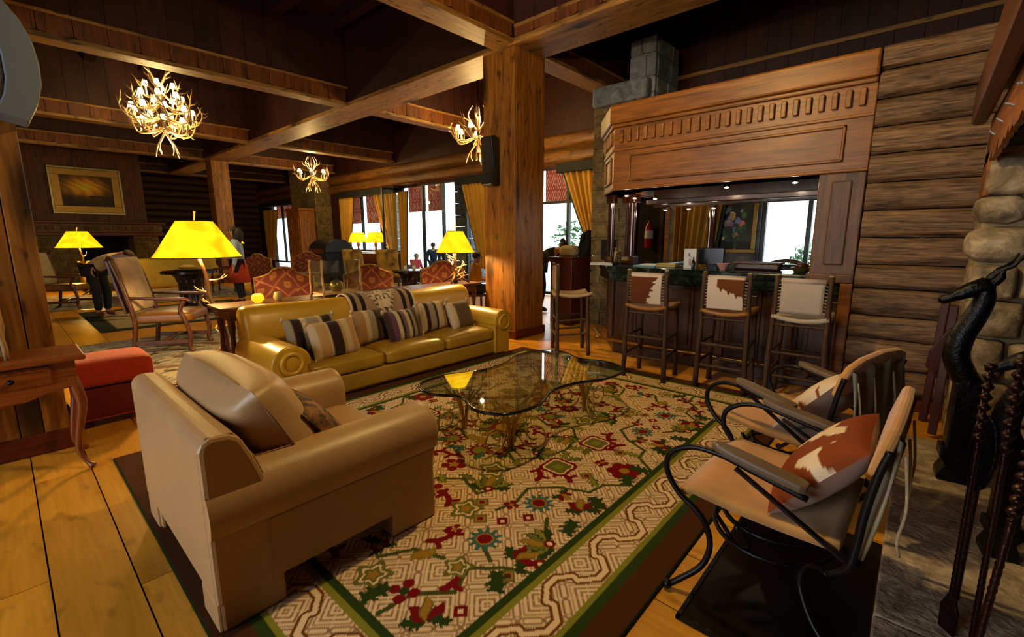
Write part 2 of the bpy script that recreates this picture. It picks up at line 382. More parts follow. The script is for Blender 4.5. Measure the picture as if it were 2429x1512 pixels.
# beams running along x (left to right) : y range
for nm, y0, y1, x0, x1, mould in (('near', 4.25, 4.61, -4.5, 9.2, .19), ('second', 8.44, 8.75, -4.5, 9.2, .26), ('third', 13.48, 13.8, -4.5, 9.2, .26), ('fourth', 17.5, 17.8, -4.5, 9.2, .26), ('last', 22.0, 22.3, -4.5, 9.2, .26)):
    b = thing('ceiling_beam', {'near': 'nearest cross beam meeting the big wooden post', 'second': 'second cross beam with scalloped boards above the antler chandelier', 'third': 'third cross beam behind the large chandelier', 'fourth': 'fourth cross beam ending at the far post', 'last': 'furthest cross beam before the far log wall'}[nm], 'beam', (0, y0, ZB), kind='structure')
    MB().box(x0, x1, y0, y1, ZB, ZB+.06).build('soffit', 'beam_wood_x', b, w=True, bevel=.008)
    MB().box(x0, x1, y0+.03, y1-.03, ZB+.05, 5.3).build('beam_core', 'clad_dark', b, w=True)
    MB().box(x0, x1, y0-.012, y0+.02, ZB+mould+.03, ZB+mould+.07).build('moulding', 'beam_wood_x', b, w=True, bevel=.008)
    if nm in ('near', 'second', 'third', 'fourth'):
        for a, c in ((-.0, 4.76), (5.46, 9.1)):
            clad(b, 'x', a, c, y0+.016, ZB+.055, .33, mould-.02, 's')
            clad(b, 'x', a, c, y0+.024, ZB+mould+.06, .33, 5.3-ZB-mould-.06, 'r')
# main beams running along y
for nm, x0, x1, a0 in (('centre', 4.78, 5.43, -1.5), ('left', -.53, .14, -1.5)):
    b = thing('ceiling_beam', 'main beam running from the big wooden post to the far post' if nm == 'centre' else 'main beam above the left wooden post', 'beam', (x0, 0, ZB), kind='structure')
    MB().box(x0, x1, a0, 22, ZB-.012, ZB+.06).build('soffit', 'beam_wood', b, w=True, bevel=.008)
    MB().box(x0+.03, x1-.03, a0, 22, ZB+.05, 5.3).build('beam_core', 'clad_dark', b, w=True)
    if nm == 'centre':
        MB().box(x0-.012, x0+.02, a0, 4.24, ZB+.17, ZB+.21).build('moulding', 'beam_wood', b, w=True, bevel=.008)
        for a, c in ((-.6, 4.24), (4.62, 8.42), (8.78, 13.45), (13.82, 17.4)):
            clad(b, 'y', a, c, x0+.016, ZB+.055, .33, .15, 'r' if a > 4.5 else 's')
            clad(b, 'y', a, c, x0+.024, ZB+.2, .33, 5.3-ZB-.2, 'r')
# right-hand upper band over the log wall and the bar: dark boards with a ledge
up = thing('wall_upper', 'dark boarded upper wall above the bar canopy and the log wall', 'wall', (8.2, 0, 3.3), kind='structure')
MB().box(8.23, 8.3, -1.5, 4.3, 3.3, 5.3).build('backing', 'clad_dark', up, w=True)
clad(up, 'y', -1.5, 4.25, 8.2, 3.3, .3, .8, 'r'); clad(up, 'y', -1.5, 4.25, 8.21, 4.16, .3, 1.12, 'r')
MB().box(8.15, 8.22, -1.5, 4.25, 4.1, 4.16).build('moulding', 'beam_wood', up, w=True, bevel=.01)

# posts
def post(label, x0, x1, y0, y1, z1, cap=True):
    t = thing('column', label, 'column', ((x0+x1)/2, (y0+y1)/2, 0), kind='structure')
    w = .045; xm = [x0, lerp(x0, x1, .5), x1]; ym = [y0, lerp(y0, y1, .38), y1]
    MB().box(x0+.02, x1-.02, y0+.02, y1-.02, 0, z1).build('core', 'clad_dark', t, w=True)
    for a, b in zip(ym, ym[1:]):
        MB().box(x0, x0+.03, a+.002, b-.002, 0, z1).build('plank', 'post_wood', t, w=True, bevel=.004)
        MB().box(x1-.03, x1, a+.002, b-.002, 0, z1).build('plank', 'post_wood', t, w=True, bevel=.004)
    MB().box(x0+.031, x1-.031, y0-.002, y0+.03, 0, z1).build('plank', 'post_wood', t, w=True, bevel=.004)
    MB().box(x0+.031, x1-.031, y1-.03, y1+.002, 0, z1).build('plank', 'post_wood', t, w=True, bevel=.004)
    MB().box(x0-.03, x1+.03, y0-.03, y1+.03, 0, .13).build('skirting', 'skirt_wood', t, w=True, bevel=.015)
    return t
wood('skirt_wood', '3c1208', '6e2a12', 'x', .8, .4, .2)
post('big knotty wooden post in the middle of the room', 4.82, 5.46, 4.26, 4.85, ZB)
post('far wooden post near the far fireplace', 4.9, 5.4, 17.25, 17.8, ZB)
pl = thing('column', 'left wooden post of broad boards behind the writing table', 'column', (-.15, 4.65, 0), kind='structure')
MB().box(-.55, .17, 4.36, 5.0, 0, ZB).build('core', 'post_wood', pl, w=True)
for a, b in ((-.56, -.06), (-.055, .05), (.055, .18)):
    MB().box(a, b, 4.33, 4.37, .14, ZB).build('plank', 'post_wood', pl, w=True, bevel=.006)
for a, b in ((4.375, 4.68), (4.685, 5.0)):
    MB().box(.15, .18, a, b, .14, ZB).build('plank', 'post_wood', pl, w=True, bevel=.006)
MB().box(-.6, .22, 4.32, 5.05, 0, .15).build('skirting', 'skirt_wood', pl, w=True, bevel=.015)

# log wall on the right
wr = thing('wall_right', 'weathered brown log wall between the bar and the stone fireplace', 'wall', (5.1, 0, 0), kind='structure')
MB().box(5.06, 5.55, -1.5, .43, 0, 2.98).build('backing', 'soot', wr, w=True)
seams = [.10, .32, .575, .776, 1.01, 1.215, 1.442, 1.67, 1.898, 2.127, 2.345, 2.564, 2.787, 2.975]
def log_prof(z0, z1, x0, d=.06, n=9):
    pts = []
    for k in range(n+1):
        t = k/n; pts.append((x0-d*(max(0, 1-abs(2*t-1)**3.2))**.55+.0, z0+(z1-z0)*t))
    return pts
rl = random.Random(5)
for a, b in zip(seams, seams[1:]):
    pr = log_prof(a+.004, b-.004, 5.02, .05+rl.uniform(-.01, .01))
    m = MB(); ny = 14; n = len(pr); vs = []
    for j in range(ny+1):
        y = -1.5+1.93*j/ny+(rl.uniform(-.0, .0))
        for (x, z) in pr: vs.append((x+rl.uniform(-.005, .005), y, z+rl.uniform(-.003, .003)))
    fs = [(j*n+i, j*n+i+1, (j+1)*n+i+1, (j+1)*n+i) for j in range(ny) for i in range(n-1)]+[tuple(range(n)), tuple(ny*n+i for i in range(n))]
    m.add(vs, fs).build('log', 'log_wood', wr, smooth=True, w=True)
setpiece('baseboard_right', MB().box(4.95, 5.06, -1.5, .43, 0, .1), 'skirt_wood', 'reddish baseboard under the right log wall', 'baseboard', bevel=.01)

# far log wall, chimney breast
wf = thing('wall_far', 'dark log wall at the far end of the lounge', 'wall', (5, 25.6, 0), kind='structure')
MB().box(-4.5, 9.4, 25.75, 25.9, 0, 5.3).build('backing', 'soot', wf, w=True)
for k in range(15):
    z0 = .02+k*.3; pr = log_prof(z0, z0+.292, 0, .12, 7)
    MB().prism([(25.72+x, z) for x, z in pr], -4.5, 9.3, 'yz').build('log', 'log_far', wf, smooth=True, w=True)
cb = thing('chimney_breast', 'boarded chimney breast of the far fireplace with carved mantel', 'fireplace', (2.2, 21, 0), kind='structure')
MB().box(-1.2, 3.75, 21.05, 25.6, 1.95, 5.3).build('backing', 'clad_dark', cb, w=True)
for k in range(14):
    a = -1.15+k*.35; MB().box(a+.003, a+.347, 21.0, 21.05, 2.0, 5.3).build('plank', 'clad_wood', cb, w=True)
MB().box(.2, 1.84, 21.0, 25.6, 0, 1.95).build('pier_core', 'mortar', cb, w=True); MB().box(3.3, 4.0, 21.0, 25.6, 0, 1.95).build('pier_core', 'mortar', cb, w=True)
MB().box(1.84, 3.3, 22.2, 22.4, 0, 1.95).build('firebox', 'soot', cb, w=True); MB().box(1.84, 3.3, 21.0, 22.3, 1.5, 1.95).build('smoke_shelf', 'soot', cb, w=True)
rs = random.Random(9)
for (xa, xb) in ((.2, 1.84), (3.3, 4.0)):
    z = .02
    while z < 1.48:
        h = rs.uniform(.2, .3); h = min(h, 1.5-z); x = xa
        while x < xb-.02:
            w = min(rs.uniform(.3, .55), xb-x)
            if xb-x-w < .12: w = xb-x
            MB().box(x+.012, x+w-.012, 20.95, 21.02, z+.01, z+h-.01).build('stone', 'brick_stone', cb, w=True, bevel=.015); x += w
        z += h
MB().box(-.2, 4.1, 20.7, 21.0, 1.55, 1.66).build('mantel_board', 'skirt_wood', cb, w=True, bevel=.02)
mf = MB().box(-.2, 4.1, 20.75, 21.0, 1.66, 1.95).build('mantel_frieze', 'lintel_wood', cb, w=True, bevel=.01)
for k in range(24): MB().ell((-.1+k*.18, 20.74, 1.8), (.075, .025, .085), 8, 6).build('rosette', 'brick_stone', mf, w=True, smooth=2)
MB().box(-.3, 4.2, 20.62, 21.0, 1.95, 2.02).build('mantel_shelf', 'skirt_wood', cb, w=True, bevel=.015)
fl = thing('log_pile', 'pale split logs stacked in the far fireplace', 'firewood', (2.5, 21.6, 0))
for x, z, l in ((2.45, .62, .5), (2.3, .5, .6), (2.6, .5, .55), (2.45, .38, .7), (2.2, .25, .6), (2.75, .27, .6), (2.5, .12, .8)):
    MB().tube([(x-l/2, 21.5, z), (x+l/2, 21.6, z+.02)], .07, 8).build('split_log', 'pale_log', fl, w=True)

# ---- window wall at x = 9.2
ww = thing('wall_window', 'long window wall with log lintel along the right side', 'wall', (9.3, 12, 0), kind='structure')
plain('panel_red', '3a1408', .45, noise=.3, axis=(1, 1, .2))
def wall_piece(y0, y1, z0, z1, mat='panel_red'): MB().box(9.2, 9.42, y0, y1, z0, z1).build('wall_panel', mat, ww, w=True, bevel=.01)
for k in range(2):
    z0 = 3.15+k*.36; pr = log_prof(z0, z0+.35, 0, .14, 7)
    MB().prism([(9.24+x, z) for x, z in pr], -1.4, 25.7, 'xz').build('log', 'lintel_wood', ww, smooth=True, w=True)
MB().box(9.24, 9.42, -1.4, 25.7, 3.1, 5.3).build('wall_panel', 'clad_dark', ww, w=True)
wall_piece(13.25, 18.0, 0, .93); wall_piece(16.95, 18.0, .93, 3.2); wall_piece(4.3, 5.5, 0, 3.2); wall_piece(2.25, 4.3, 0, 3.2, 'grey_stone'); wall_piece(7.35, 9.0, 0, 3.2)
wall_piece(1.25, 2.25, 0, .9); wall_piece(1.2, 2.25, 2.55, 3.2); wall_piece(-1.4, 1.22, 0, 3.2); wall_piece(24.2, 25.7, 0, 3.2); wall_piece(20.2, 20.6, 0, 3.2)
pane_glass('window_glass', (.97, 1, .99), .9)
def window(n, label, y0, y1, z0, z1, mull, hbar=None):
    t = thing('window_%d' % n, label, 'window', (9.3, (y0+y1)/2, z0), kind='structure')
    m = .035
    for z in (z0, z1-2*m): MB().box(9.27, 9.35, y0, y1, z, z+2*m).build('rail', 'dark_frame', t, w=True)
    ys = [y0]+list(mull)+[y1]
    for y in ys: MB().box(9.265, 9.355, y-m, y+m, z0, z1).build('mullion', 'dark_frame', t, w=True)
    if hbar: MB().box(9.28, 9.34, y0, y1, hbar-.03, hbar+.03).build('rail', 'dark_frame', t, w=True)
    for a, b in zip(ys, ys[1:]): MB().box(9.305, 9.312, a+m, b-m, z0+2*m, z1-2*m).build('pane', 'window_glass', t, w=True)
    return t
window(1, 'window behind the lit table lamps, between gold curtains', 13.3, 16.9, .95, 3.15, (15.85, 14.6))
window(2, 'tall glazed terrace doors with slim dark mullions', 9.05, 13.25, .02, 3.15, (12.15, 11.15, 10.1))
window(3, 'tall window between the post and the stone pier', 5.5, 7.35, .02, 3.15, (6.5,), 2.3)
window(4, 'bright window seen through the bar', 1.25, 2.22, .9, 2.5, (1.52,))
window(5, 'far window with a green shrub outside', 20.6, 24.2, .3, 3.1, (21.8, 23.0))
# open glass door leaf standing into the room
dl = thing('door_1', 'open glass door leaf standing into the room', 'door', (9.2, 13.2, 0), kind='structure')
MB().box(8.5, 9.2, 13.2, 13.24, .02, .1).build('rail', 'dark_frame', dl, w=True); MB().box(8.5, 9.2, 13.2, 13.24, 3.0, 3.06).build('rail', 'dark_frame', dl, w=True)
MB().box(8.48, 8.53, 13.19, 13.25, .02, 3.06).build('stile', 'dark_frame', dl, w=True); MB().box(9.15, 9.2, 13.19, 13.25, .02, 3.06).build('stile', 'dark_frame', dl, w=True)
MB().box(8.53, 9.15, 13.215, 13.222, .1, 3.0).build('pane', 'window_glass', dl, w=True)
# stone pier on the window wall
def stone_block(t, x0, x1, y0, y1, z0, z1, mat, faces='xy', hmin=.2, hmax=.32, wmin=.3, wmax=.6, seed=1, proud=.03, gap=.012):
    MB().box(x0+proud, x1, y0+(proud if 'y' in faces else 0), y1-(proud if 'Y' in faces else 0), z0, z1).build('mortar_core', 'mortar', t, w=True)
    r = random.Random(seed); z = z0
    while z < z1-.02:
        h = r.uniform(hmin, hmax)
        if z1-z-h < hmin*.6: h = z1-z
        off = r.uniform(0, wmin)
        if 'x' in faces:
            y = y0
            while y < y1-.01:
                w = r.uniform(wmin, wmax)
                if y == y0: w = max(.15, w-off)
                if y1-y-w < wmin*.5: w = y1-y
                MB().box(x0+r.uniform(-.006, .006), x0+.07, y+gap/2, y+w-gap/2, z+gap/2, z+h-gap/2).build('stone', mat, t, w=True, bevel=.014); y += w
        for fc, yy, sgn in (('y', y0, 1), ('Y', y1, -1)):
            if fc in faces:
                x = x0+.07
                while x < x1-.01:
                    w = r.uniform(wmin, wmax)
                    if x1-x-w < wmin*.5: w = x1-x
                    ya = yy+r.uniform(-.006, .006); a, b = sorted((ya, yy+.07*sgn))
                    MB().box(x+gap/2, x+w-gap/2, a, b, z+gap/2, z+h-gap/2).build('stone', mat, t, w=True, bevel=.014); x += w
        z += h
t = thing('stone_pier', 'olive stone block pier on the window wall beside the far window', 'pier', (8.9, 19, 0), kind='structure')
stone_block(t, 8.55, 9.22, 18.0, 20.2, 0, 4.6, 'brick_stone', 'xy', seed=4, wmin=.4, wmax=.8)
t = thing('stone_pier', 'stone block pier beside the bar with a grey chimney stub above', 'pier', (7.2, 3.9, 0), kind='structure')
stone_block(t, 6.6, 6.9, 3.50, 4.16, 0, 3.45, 'brick_stone', 'xyY', seed=8, wmin=.28, wmax=.5, hmin=.2, hmax=.36)
stone_block(t, 6.7, 7.5, 3.2, 3.62, 3.3, 4.32, 'grey_stone', 'xyY', seed=12, wmin=.3, wmax=.5)
MB().box(6.55, 7.55, 3.25, 4.18, 3.45, 3.75).build('cap_stone', 'grey_stone', t, w=True, bevel=.05)
# left wall with an added window opening (unseen, behind and left of the viewer), fireplace wall on the right-hand side
wl = thing('wall_left', 'boarded wall with an added window opening on the left side of the lounge', 'wall', (-4.4, 8, 0), kind='structure')
for y0, y1, z0, z1 in ((-1.5, 1.2, 0, 5.3), (4.8, 26, 0, 5.3), (1.2, 4.8, 0, .6), (1.2, 4.8, 3.4, 5.3)): MB().box(-4.5, -4.3, y0, y1, z0, z1).build('wall_panel', 'clad_wood', wl, w=True)
wn = thing('wall_near', 'stone fireplace wall beside the viewer', 'wall', (0, -1.5, 0), kind='structure')
MB().box(-4.5, 9.4, -1.6, -1.5, 0, 5.3).build('wall_panel', 'clad_dark', wn, w=True)

# ================================================================ NEAR FIREPLACE (right edge)
t = thing('fireplace', 'rough stone jamb of the near fireplace beside the log wall', 'fireplace', (4.5, -.6, 0), kind='structure')
MB().box(4.36, 5.0, -1.5, -.26, 0, 2.2).build('mortar_core', 'mortar', t, w=True)
rs = random.Random(21)
def rock(x0, x1, y0, y1, z0, z1, par, mat='field_stone', seed=0, n=6, rough=.012, r=.06):
    m = MB().rbox(x0, x1, y0, y1, z0, z1, r, 0, n); q = random.Random(seed)
    m.v = [(a+q.uniform(-rough, rough), b+q.uniform(-rough, rough), c+q.uniform(-rough, rough)) for a, b, c in m.v]
    return m.build('stone', mat, par, smooth=2, w=True, sub=1)
zs = [0, .22, .5, .78, 1.04, 1.27, 1.52, 1.70, 1.96, 2.2]
for i, (a, b) in enumerate(zip(zs, zs[1:])):
    bul = {5: .05, 6: .035}.get(i, 0); cut = [-.235+bul, -.47-.06*(i % 2), -.95, -1.45]
    for k in range(3):
        rock(4.27-.02*rs.random(), 4.62, cut[k+1]+.006, cut[k]-.006, a+.006, b-.006, t, seed=i*7+k, r=(.1 if bul else .035) if k == 0 else .03, rough=.009)
    rock(4.6, 5.0, -.5, -.25, a+.008, b-.008, t, seed=i*11, r=.03)
# hearth slabs
h = thing('hearth', 'grey brown stone hearth slab on the floor by the fireplace', 'hearth', (3, -.5, 0), kind='structure')
for i, (a, b) in enumerate(((-.5, .9), (.9, 2.05), (2.05, 3.05), (3.05, 3.6), (3.6, 4.25))):
    MB().box(a+.003, b-.003, -1.48, -.012, 0, .03).build('slab', 'hearth_stone', h, w=True, bevel=.008)
rock(1.2, 2.1, -1.2, -.48, .03, .5, h, 'field_stone', 91, 8, .02, .12)
rock(2.0, 2.7, -1.2, -.46, .03, .26, h, 'field_stone', 92, 8, .02, .1)
# mantel timbers overhead
plain('nail_metal', 'b8b4ac', .3, .9)
wood('mantel_dark', '2c150c', '5a3018', 'y', 1.6, .38, .3, .4, .1)
wood('mantel_light', '5c3210', '9c5c20', 'x', .8, .5, .6, .3, .1, fleck=0.5)
t = thing('mantel', 'dark carved log and pine boards of the fireplace mantel overhead', 'mantel', (4, -.3, 2.1), kind='structure')
MB().box(.8, 4.56, -.215, -.135, 2.19, 2.46).build('carved_log', 'mantel_dark', t, w=True, bevel=.025)
MB().box(.8, 4.56, -.5, -.215, 2.40, 2.5).build('shelf_board', 'mantel_dark', t, w=True, bevel=.01)
q = random.Random(4); rag = [(4.56, 2.22), (4.56, 1.88)]
for k in range(40): x = 4.5-k*.075; rag.append((x, 1.905+.002*k+q.choice((0, .05, .025, .08))*(1 if k % 2 else 0)))
rag += [(1.4, 2.05), (1.4, 2.22)]
MB().prism(rag, -.262, -.235, 'xz').build('ragged_board', 'mantel_light', t, w=True)
MB().box(1.4, 4.5, -.5, -.3, 2.0, 2.4).build('inner_board', 'soot', t, w=True)
for k in range(20):
    x = 4.42-k*.14; MB().tube([(x, -.238, 2.12-.03*(k % 3)), (x, -.222, 2.13-.03*(k % 3))], .007, 6).build('nail', 'nail_metal', t, w=True)
MB().prism([(-.235, 2.0), (-.235, 1.70), (-.30, 1.72), (-.42, 1.80), (-.6, 1.92), (-.9, 2.0)], 4.3, 4.6, 'yz').build('bracket', 'mantel_light', t, w=True, bevel=.01)

# andirons with long-horned animal heads
plain('black_iron', '0d0d10', .35, .6, bump=.35, bscale=45)
plain('bright_iron', '23262c', .25, .9)
def andiron(loc, label, rz=0):
    t = thing('andiron', label, 'andiron', loc, rz)
    MB().box(-.06, .06, -.055, .055, .1, .60).build('post', 'black_iron', t, bevel=.01)
    MB().prism([(-.075, 0), (.075, 0), (.075, .04), (.05, .10), (.075, .14), (.075, .2), (-.075, .2), (-.075, .14), (-.05, .1), (-.075, .04)], -.07, .07, 'yz').build('foot', 'black_iron', t, bevel=.008)
    nk = spline([(0, -.03, .56), (0, .02, .63), (0, .065, .74), (0, .055, .86), (0, .015, .98), (0, -.01, 1.08), (0, 0, 1.15)], 6)
    m = MB().tube(nk, [lerp(.062, .038, i/(len(nk)-1))+.008*math.sin(PI*i/(len(nk)-1)) for i in range(len(nk))], 12); m.build('neck', 'black_iron', t, smooth=True)
    hd = MB().tube([(0, -.04, 1.15), (0, .0, 1.15), (0, .06, 1.12), (0, .12, 1.08), (0, .165, 1.06), (0, .18, 1.055)], [.03, .05, .042, .028, .026, .012], 10).build('head', 'black_iron', t, smooth=True)
    for s in (-1, 1):
        MB().tube(spline([(s*.02, -.01, 1.19), (s*.03, -.05, 1.24), (s*.045, -.09, 1.27), (s*.06, -.12, 1.33)], 4), [.014]*5+[.011]*4+[.007]*3+[.004], 8).build('horn', 'black_iron', hd, smooth=True)
        MB().tube([(s*.03, -.03, 1.17), (s*.045, -.05, 1.205), (s*.05, -.055, 1.24)], [.022, .02, .006], 8).build('ear', 'black_iron', hd, smooth=True)
        MB().ell((s*.035, .05, 1.145), (.008, .01, .008), 8, 6).build('eye', 'bright_iron', hd, smooth=2)
    return t
andiron((3.62, -.27, .03), 'tall black iron andiron with a horned animal head before the log wall', R(6))
andiron((2.85, -.40, .03), 'nearer black iron andiron with animal head at the right edge', R(8)).scale = (.8, .8, .8)

# dark red folding stand against the log wall
wood('red_stand', '240806', '4a140c', 'z', 1, .4, .2, .1, .1)
t = thing('folding_stand', 'dark red wooden stand leaning before the log wall behind the andiron', 'stand', (4.6, -.2, 0))
MB().bar((4.74, -.14, 0), (4.82, -.17, .98), .05, .03).build('leg', 'red_stand', t, w=True, bevel=.006)
MB().bar((4.36, -.19, .03), (4.62, -.21, .95), .05, .03).build('leg', 'red_stand', t, w=True, bevel=.006)
MB().prism([(-.17, .42), (-.10, .5), (-.11, .62), (-.2, .8), (-.26, .8), (-.26, .42)], 4.5, 4.54, 'yz').build('side_board', 'red_stand', t, w=True, bevel=.006)
MB().bar((4.5, -.17, .45), (4.80, -.16, .5), .03, .05).build('crossbar', 'red_stand', t, w=True)

# fire tools in the foreground at the right edge
plain('brown_iron', '2a1410', .32, .7, bump=.2, bscale=60)
def twist(p0, p1, r, n, turns, amp):
    p0, p1 = Vector(p0), Vector(p1); k = 60; return [p0.lerp(p1, i/k) for i in range(k+1)], [r*(1+amp*math.sin(2*PI*turns*i/k)) for i in range(k+1)]
def fire_tool(label, foot, top, zb, bead, name):
    t = thing(name, label, 'fire tool', foot); f, tp_ = Vector(foot), Vector(top); mid = f.lerp(tp_, zb)
    p, r_ = twist(tp_, mid, bead, 8, 8, .42); MB().tube(p, r_, 8).build('beaded_handle', 'brown_iron', t, smooth=2, w=True)
    p, r_ = twist(mid, f.lerp(tp_, .12), bead*.72, 8, 26, .14); MB().tube(p, r_, 8).build('rod', 'brown_iron', t, smooth=2, w=True)
    return t
t = fire_tool('brown iron fire shovel with a beaded handle before the hearth', (2.13, -.216, .03), (2.12, -.205, 1.04), .72, .012, 'fire_shovel')
MB().prism([(-.03, 0), (.03, 0), (.034, .09), (.012, .15), (-.012, .15), (-.034, .09)], -.006, .006, 'xz').xf(Matrix.Rotation(R(40), 4, 'Z')).build('blade', 'brown_iron', t, bevel=.004)
t = fire_tool('dark twisted iron poker standing beside the fire shovel', (1.95, -.26, .03), (1.93, -.245, 1.1), .72, .012, 'fire_poker'); MB().tube([(0, 0, .14), (0, 0, .03), (.02, 0, 0)], [.009, .008, .003], 8).build('tip', 'brown_iron', t, smooth=2)
t = fire_tool('dark iron fire tongs nearest the right edge of the picture', (1.55, -.2, .03), (1.6, -.25, 1.0), .75, .012, 'fire_tongs'); MB().tube([(.005, 0, .2), (.02, .02, .1), (.0, .0, 0)], [.009, .008, .006], 8).build('jaw', 'brown_iron', t, smooth=2)
t = thing('warming_pan', 'dark oval iron pan leaning behind the fire tools', 'pan', (2.36, -.25, .03)); MB().prism([(.045*math.cos(2*PI*k/24), .62+.15*math.sin(2*PI*k/24)) for k in range(24)], -.012, .012, 'xz').xf(Matrix.Rotation(R(55), 4, 'Z')).build('pan', 'black_iron', t, smooth=True, bevel=.006); MB().tube([(0, 0, .0), (0, 0, .48)], .01, 8).build('handle', 'brown_iron', t)
# dark metal floor plate under the iron chair
plain('floor_plate_metal', '2a2620', .28, .75, noise=.3, nscale=3, spec=.4)
t = thing('floor_plate', 'dark metal spark plate on the floor under the nearest iron chair', 'floor plate', (2.1, .28, 0))
MB().box(1.573, 2.62, -.008, .545, .001, .009).build('sheet', 'floor_plate_metal', t, w=True)
MB().box(1.56, 2.63, .54, .556, .001, .014).build('rim', 'black_iron', t, w=True); MB().box(1.56, 1.576, -.008, .556, .001, .014).build('rim', 'black_iron', t, w=True)

# ================================================================ MAIN RUG (pattern woven into the pile)
RX0, RX1, RY0, RY1 = .33, 4.52, .66, 3.86
def make_rug():
    st = .006; nx = int((RX1-RX0)/st); ny = int((RY1-RY0)/st)
    gx = np.linspace(RX0, RX1, nx+1); gy = np.linspace(RY0, RY1, ny+1); X, Y = np.meshgrid(gx, gy)
    L = lambda h: np.array(S(h)[:3])
    cream, tan, red, dg, lg, teal, gold, brown, oliv = L('e0c49a'), L('6e4414'), L('700a10'), L('2a3a12'), L('7e7c24'), L('3a645e'), L('9a7220'), L('46260e'), L('66642a')
    C = np.empty(X.shape+(3,)); C[:] = cream
    D = np.minimum(np.minimum(X-RX0, RX1-X), np.minimum(Y-RY0, RY1-Y))
    T = .2
    def fret1(X, Y):   # diagonal fret: nested chevrons, long octagons, crosses
        U, Vv = (X+Y)*.7071, (X-Y)*.7071
        u = np.mod(U, T)/T*2-1; v = np.mod(Vv, T)/T*2-1; au, av = np.abs(u), np.abs(v); m = np.maximum(au, av); d = np.minimum(au, av)
        a = np.abs(m-.58)-.26; b = np.maximum(d-.02, 0); cap = np.where(a > 0, np.hypot(a, b), b); l = np.abs(cap-.12) < .044
        l = np.where((cap > .2) & (m < .98), (np.mod((d-.22)*4.6, 1) < .42) & (d > .26), l)
        return np.where(m < .2, np.abs(au-av) < .07, l)
    def fret(X, Y): return sum(fret1(X+dx, Y+dy).astype(float) for dx in (-.002, 0, .002) for dy in (-.002, 0, .002))[..., None]/9
    C = cream+(tan*.85+cream*.15-cream)*fret(X+.02, Y)
    def W(x0, x1, y0, y1, pad=.03):
        i0, i1 = np.searchsorted(gx, (x0-pad, x1+pad)); j0, j1 = np.searchsorted(gy, (y0-pad, y1+pad)); sl = (slice(j0, j1), slice(i0, i1)); return sl, X[sl], Y[sl]
    def put(sl, m, col): C[sl][m] = col
    def line(pts, w, col):
        for (ax, ay), (bx, by) in zip(pts, pts[1:]):
            sl, xx, yy = W(min(ax, bx)-w, max(ax, bx)+w, min(ay, by)-w, max(ay, by)+w); dx, dy = bx-ax, by-ay; q = dx*dx+dy*dy+1e-9; tt = np.clip(((xx-ax)*dx+(yy-ay)*dy)/q, 0, 1)
            put(sl, np.hypot(xx-ax-tt*dx, yy-ay-tt*dy) < w, col)
    def disc(cx, cy, r, col): sl, xx, yy = W(cx-r, cx+r, cy-r, cy+r); put(sl, np.hypot(xx-cx, yy-cy) < r, col)
    def rosette(cx, cy, r, n, col, core):
        sl, xx, yy = W(cx-r, cx+r, cy-r, cy+r); d = np.hypot(xx-cx, yy-cy); a = np.arctan2(yy-cy, xx-cx)
        put(sl, d < r*(.82+.18*np.sign(np.cos(n*a))*np.abs(np.cos(n*a))**.5), col); put(sl, d < r*.5, gold); put(sl, d < r*.4, core)
    def petals(cx, cy, r, n, col, core, ph=0):
        for k in range(n): a = ph+2*PI*k/n; disc(cx+r*.62*math.cos(a), cy+r*.62*math.sin(a), r*.37, col)
        disc(cx, cy, r*.3, core)
    def leaf(cx, cy, ang, ln, wd, col, edge=None, jag=0):
        sl, xx, yy = W(cx-ln, cx+ln, cy-ln, cy+ln); c, s_ = math.cos(ang), math.sin(ang); u = (xx-cx)*c+(yy-cy)*s_; v = -(xx-cx)*s_+(yy-cy)*c; tt = u/ln
        prof = wd*np.sin(np.clip(tt, 0, 1)*PI)*(1+jag*np.sign(np.sin(tt*26))); vv = v-.3*wd*np.sin(tt*PI*2); put(sl, (tt > 0) & (tt < 1) & (np.abs(vv) < prof), dg if edge is None else edge)
        put(sl, (tt > .06) & (tt < .94) & (np.abs(vv) < prof*.66), col)
    def comma(cx, cy, ang, ln, col):
        pts = [(cx, cy)]; a = ang
        for k in range(6): pts.append((pts[-1][0]+ln/6*math.cos(a), pts[-1][1]+ln/6*math.sin(a))); a += .2
        line(pts, .017, col); ex, ey = pts[-1]
        line([(ex, ey), (ex+.045*math.cos(a+1.4), ey+.045*math.sin(a+1.4))], .015, col); line([(ex, ey), (ex+.045*math.cos(a-1.2), ey+.045*math.sin(a-1.2))], .013, col)
        line([pts[2], (pts[2][0]+.05*math.cos(ang-1.2), pts[2][1]+.05*math.sin(ang-1.2))], .014, col)
    def diamond(cx, cy, r, col, core):
        sl, xx, yy = W(cx-r, cx+r, cy-r, cy+r); d = np.abs(xx-cx)+np.abs(yy-cy); put(sl, d < r, col); put(sl, d < r*.7, gold); put(sl, d < r*.42, core)
    def square(cx, cy, r, col, core):
        sl, xx, yy = W(cx-r*1.5, cx+r*1.5, cy-r*1.5, cy+r*1.5); d = np.maximum(np.abs(xx-cx+yy-cy), np.abs(xx-cx-yy+cy))*.7071; put(sl, d < r, col); put(sl, d < r*.38, core)
    def vine(pts, w=.011, col=None): line(pts, w, dg*.7+oliv*.3 if col is None else col)
    def tulip(cx, cy, ang, s):
        for da in (-1.6, 1.6): leaf(cx, cy, ang+da, s*.8, s*.22, dg, dg, .3)
        for k, da in enumerate((-.7, .7, 0)): leaf(cx, cy, ang+da, s*(1.0 if k == 2 else .85), s*.2, (red, red, gold)[k], (red, red, oliv)[k])
